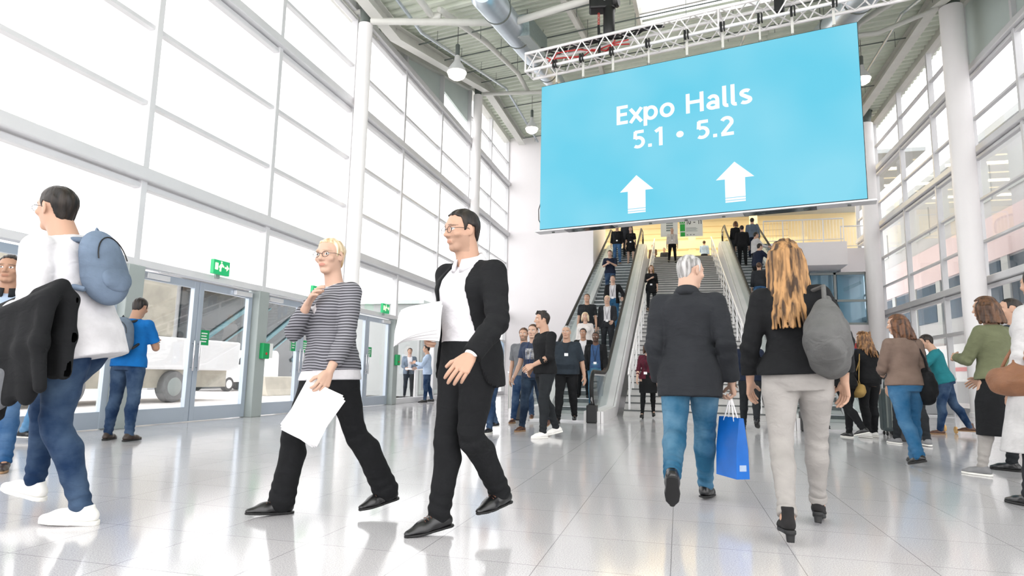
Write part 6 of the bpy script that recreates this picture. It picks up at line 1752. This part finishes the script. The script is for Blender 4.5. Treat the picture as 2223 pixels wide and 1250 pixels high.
person('dark-haired man standing behind the woman in the taupe jacket',
    dict(H=1.80, x=3.22, y=10.4, yaw=-15, hl=10, hr=-10), top=SH('c_charcoal', sleeve=1.9), bottom=TR('c_greyblack'), shoes=('l_grey', 'r_white', 'sneaker'), hairs=('short', 'h_dark'), skin=SK1, seed=62)
green = person('brown-haired woman in olive jumper, black skirt and grey leggings on the right',
    dict(H=1.76, sex='f', anchor='l', x=2.84, y=7.25, yaw=-32, hl=10, hr=-10, kr=16, fr=-12, kl=4, sl=28, sr=12, el=80, er=50, tl=30, tr=30, hy=-10, lean=3),
    top=dict(mat='c_olive', name='jumper', off=.024, hem=.0, sleeve=1.9, flare=.01), bottom=dict(mat='c_black', kind='skirt', hem=.62, flare=.035), shoes=('l_grey', 'r_white', 'sneaker'), hairs=('long', 'h_brown', .13), skin=SK1, near=True, vox=.009, seed=63)
trousers(green[0], green[1], green[2], green[3], .009, MAT('c_greyjean'), off=.006, name='leggings', seed=64, waist=-.07)
person('dark-haired man in dark teal shirt looking left at the right frame edge',
    dict(H=1.80, x=3.46, y=7.75, yaw=-40, hl=8, hr=-8, hy=-35, sl=-4, el=8), top=SH('c_darkshirt', sleeve=1.2), bottom=TR('c_greyblack'), shoes=('l_black', 'r_black', 'sneaker'), hairs=('fade', 'h_dark'), skin=SK1, near=True, vox=.010, seed=65)
edge = person('woman in long pale grey coat passing close by at the right frame edge',
    dict(H=1.76, sex='f', anchor='l', x=2.46, y=5.55, yaw=-20, hl=10, hr=-14, kr=20, fr=-12, sl=4, el=16, sr=10, er=40), top=dict(mat='c_lightgrey', name='coat', off=.034, hem=-.30, sleeve=1.95, flare=.16), bottom=TR('c_charcoal'), shoes=('l_black', 'r_black', 'boot'), hairs=('short', 'h_dark'), skin=SK1, near=True, vox=.009, seed=66)
slouch('shoulder_bag', 'brown leather shoulder bag on the woman in the pale coat at the right edge', edge[1], edge[2], edge[3], 'l', 'c_brownleather', (.19, .09, .12), .46, -.02, .10, .012, 0)
teal = person('dark-haired man in teal shirt and jeans reaching left over the trolley',
    dict(H=1.80, anchor='l', x=4.40, y=12.75, yaw=-75, hl=10, hr=-16, kr=12, sl=55, sr=62, el=22, er=18, lean=16, hp=-15), top=SH('c_teal', sleeve=1.9), bottom=TR('d_dark'), shoes=('l_brown', 'r_tan', 'boot'), hairs=('short', 'h_dark'), skin=SK1, seed=67)
curl = person('woman with long curly hair in black jacket in the queue on the right',
    dict(H=1.70, sex='f', anchor='r', x=3.05, y=11.55, yaw=-25, hr=6, hl=-4, hy=-25, sl=20, el=70), top=dict(mat='c_black', name='jacket', off=.024, hem=-.03, sleeve=1.95), bottom=TR('c_black'), shoes=('l_white', 'r_white', 'sneaker'), hairs=('curly', 'h_curl', .28), skin=SK2, near=True, vox=.011, seed=68)
slouch('handbag', 'small tan handbag on the hip of the curly-haired woman', curl[1], curl[2], curl[3], 'l', 'c_tan', (.14, .075, .12), .58, .08, .12, .008, 0)
person('person in black trousers queueing left of the curly-haired woman',
    dict(H=1.62, sex='f', anchor='r', x=2.62, y=11.3, yaw=-40, hr=6, hl=-14, kl=24, fl=-15, hp=-20), top=dict(mat='c_black', name='jacket', off=.024, hem=-.03, sleeve=1.95), bottom=TR('c_black'), shoes=('l_black', 'r_white', 'sneaker'), hairs=('pony', 'h_dark'), skin=SK2, seed=69)
person('person in dark grey clothes leftmost in the queue, behind the grey shoulder bag',
    dict(H=1.60, anchor='r', x=2.50, y=12.4, yaw=-20, hr=4, hl=-14, kl=20), top=SH('c_charcoal', sleeve=1.9), bottom=TR('c_greyblack'), shoes=('l_black', 'r_black', 'sneaker'), hairs=('short', 'h_brown'), skin=SK1, seed=70)
for k, (x, y, H, yaw, l, jk, bt) in enumerate(((-9.5, 21.4, 1.80, 150, 'man in pale blue blazer with bag standing outside behind the last glass pane', 'c_slate', 'c_greyblack'), (-7.62, 18.55, 1.78, 250, 'man in light blue jacket and jeans leaning by the left glass wall', 'c_paleblue', 'd_dark'))):
    person(l, dict(H=H, x=x, y=y, yaw=yaw, hl=4, hr=-6, kr=10, sl=30, el=85, sr=20, er=60, tl=30, tr=20), top=dict(mat='c_white', name='shirt', off=.008, hem=0), jacket=dict(mat=jk, off=.022, hem=-.05, open_=[(-.2, .05), (.1, .03), (.3, .05)]), bottom=TR(bt), shoes=('l_black', 'r_black', 'dress'), hairs=('short', 'h_dark'), skin=SK1, seed=72 + k)
t = empty('standing_table', 'small white standing table outside beside the man in the blazer', 'table')
MB().lathe([(.34, 1.07), (.35, 1.08), (.35, 1.10), (.34, 1.11)], (-8.95, 20.7, -.06), 26).build('tabletop', MAT('m_white'), t, True); MB().tube([(-8.95, 20.7, -.04), (-8.95, 20.7, 1.01)], .035, 10).build('leg', MAT('m_alu'), t, True); MB().lathe([(.26, 0), (.26, .02), (.05, .04)], (-8.95, 20.7, -.06), 24).build('base', MAT('m_alu'), t, True); settle(t)
# ---- luggage on the right
t = empty('suitcase', 'upright dark grey trolley suitcase standing in the queue', 'suitcase')
MB().box(3.30, 3.62, 11.95, 12.20, .07, .78).build('shell', MAT('m_suitcase'), t, bevel=.05)
m = MB()
for k in range(4): m.box(3.35 + k * .07, 3.375 + k * .07, 11.94, 11.95, .14, .72)
m.build('ribs', MAT('m_capdark'), t); MB().tube([(3.36, 12.12, .76), (3.36, 12.12, 1.02), (3.56, 12.12, 1.02), (3.56, 12.12, .76)], .010, 8).build('handle', MAT('m_alu'), t, True)
for x in (3.36, 3.56):
    for y in (11.99, 12.16): MB().lathe([(.03, -.012), (.035, 0), (.03, .012)], (x, y, .035), 14, RY(90)).build('wheel', MAT('m_tyre'), t, True)
settle(t)
t = empty('equipment_box', 'low black box with white sticker on the floor beside the suitcase', 'box')
MB().box(3.22, 3.60, 10.92, 11.22, 0, .30).build('body', MAT('m_black'), t, bevel=.015); MB().box(3.33, 3.47, 10.915, 10.92, .05, .11).build('sticker', MAT('p_white'), t); MB().tube([(3.34, 11.07, .30), (3.34, 11.07, .345), (3.48, 11.07, .345), (3.48, 11.07, .30)], .010, 8).build('handle', MAT('m_alu'), t, True); settle(t)
t = empty('luggage_trolley', 'silver wire trolley in front of the man in the teal shirt', 'trolley')
tx, ty = 4.45, 13.35
for z in (.28, .62): 
    m = MB()
    for k in range(9): m.tube([(tx - .32 + k * .08, ty - .25, z), (tx - .32 + k * .08, ty + .25, z)], .006, 5)
    m.tube([(tx - .32, ty - .25, z), (tx + .32, ty - .25, z), (tx + .32, ty + .25, z), (tx - .32, ty + .25, z), (tx - .32, ty - .25, z)], .012, 6); m.build('wire_shelf', MAT('m_alu'), t, True)
for sx in (-.32, .32):
    for sy in (-.25, .25): MB().tube([(tx + sx, ty + sy, .08), (tx + sx, ty + sy, .95)], .012, 6).build('post', MAT('m_alu'), t, True)
MB().tube([(tx + .32, ty - .25, .95), (tx + .32, ty + .25, .95)], .016, 8).build('push_bar', MAT('m_black'), t, True)
MB().box(tx - .25, tx + .2, ty - .2, ty + .2, .63, .80).build('parcel', MAT('m_suitcase'), t, bevel=.02)
for sx in (-.32, .32):
    for sy in (-.25, .25): MB().lathe([(.06, -.014), (.065, 0), (.06, .014)], (tx + sx, ty + sy, .065), 14, RY(90)).build('wheel', MAT('m_orange'), t, True)
settle(t)
# every figure gets its own base point
for o in list(COL.objects):
    if o.parent is None and o.get('category') == 'person':
        P = np.array([v.co for v in list(o.data.vertices)[::7]]); z = P[:, 2].min(); lo = P[P[:, 2] < z + .15]
        settle(o, (float(lo[:, 0].mean()), float(lo[:, 1].mean()), float(z)))
# ------------------------------------------------------------------ light and camera
make_camera()
w = bpy.data.worlds.new('overcast_sky'); bpy.context.scene.world = w; w.use_nodes = True
bg = w.node_tree.nodes['Background']; bg.inputs[0].default_value = (1.0, .985, .99, 1); bg.inputs[1].default_value = SKY
def area(name, loc, rot, sx, sy, power, col=(1, 1, 1)):
    l = bpy.data.lights.new(name, 'AREA'); l.shape = 'RECTANGLE'; l.size = sx; l.size_y = sy; l.energy = power; l.color = col
    o = bpy.data.objects.new(name, l); COL.objects.link(o); o.location = loc; o.rotation_euler = rot; return o
for k in range(3): area('upper_floor_light', (0, 36 + k * 3.2, 12.1), (0, 0, 0), 13, .5, 420, (1, .84, .56))
vs = bpy.context.scene.view_settings; vs.view_transform = 'Standard'; vs.look = 'None'; vs.exposure = EXPO; vs.gamma = 1.0; vs.use_curve_mapping = False
cy = bpy.context.scene.cycles
cy.max_bounces = 8; cy.diffuse_bounces = 5; cy.transparent_max_bounces = 24; cy.glossy_bounces = 4; cy.transmission_bounces = 4
cy.sample_clamp_indirect = 6.0
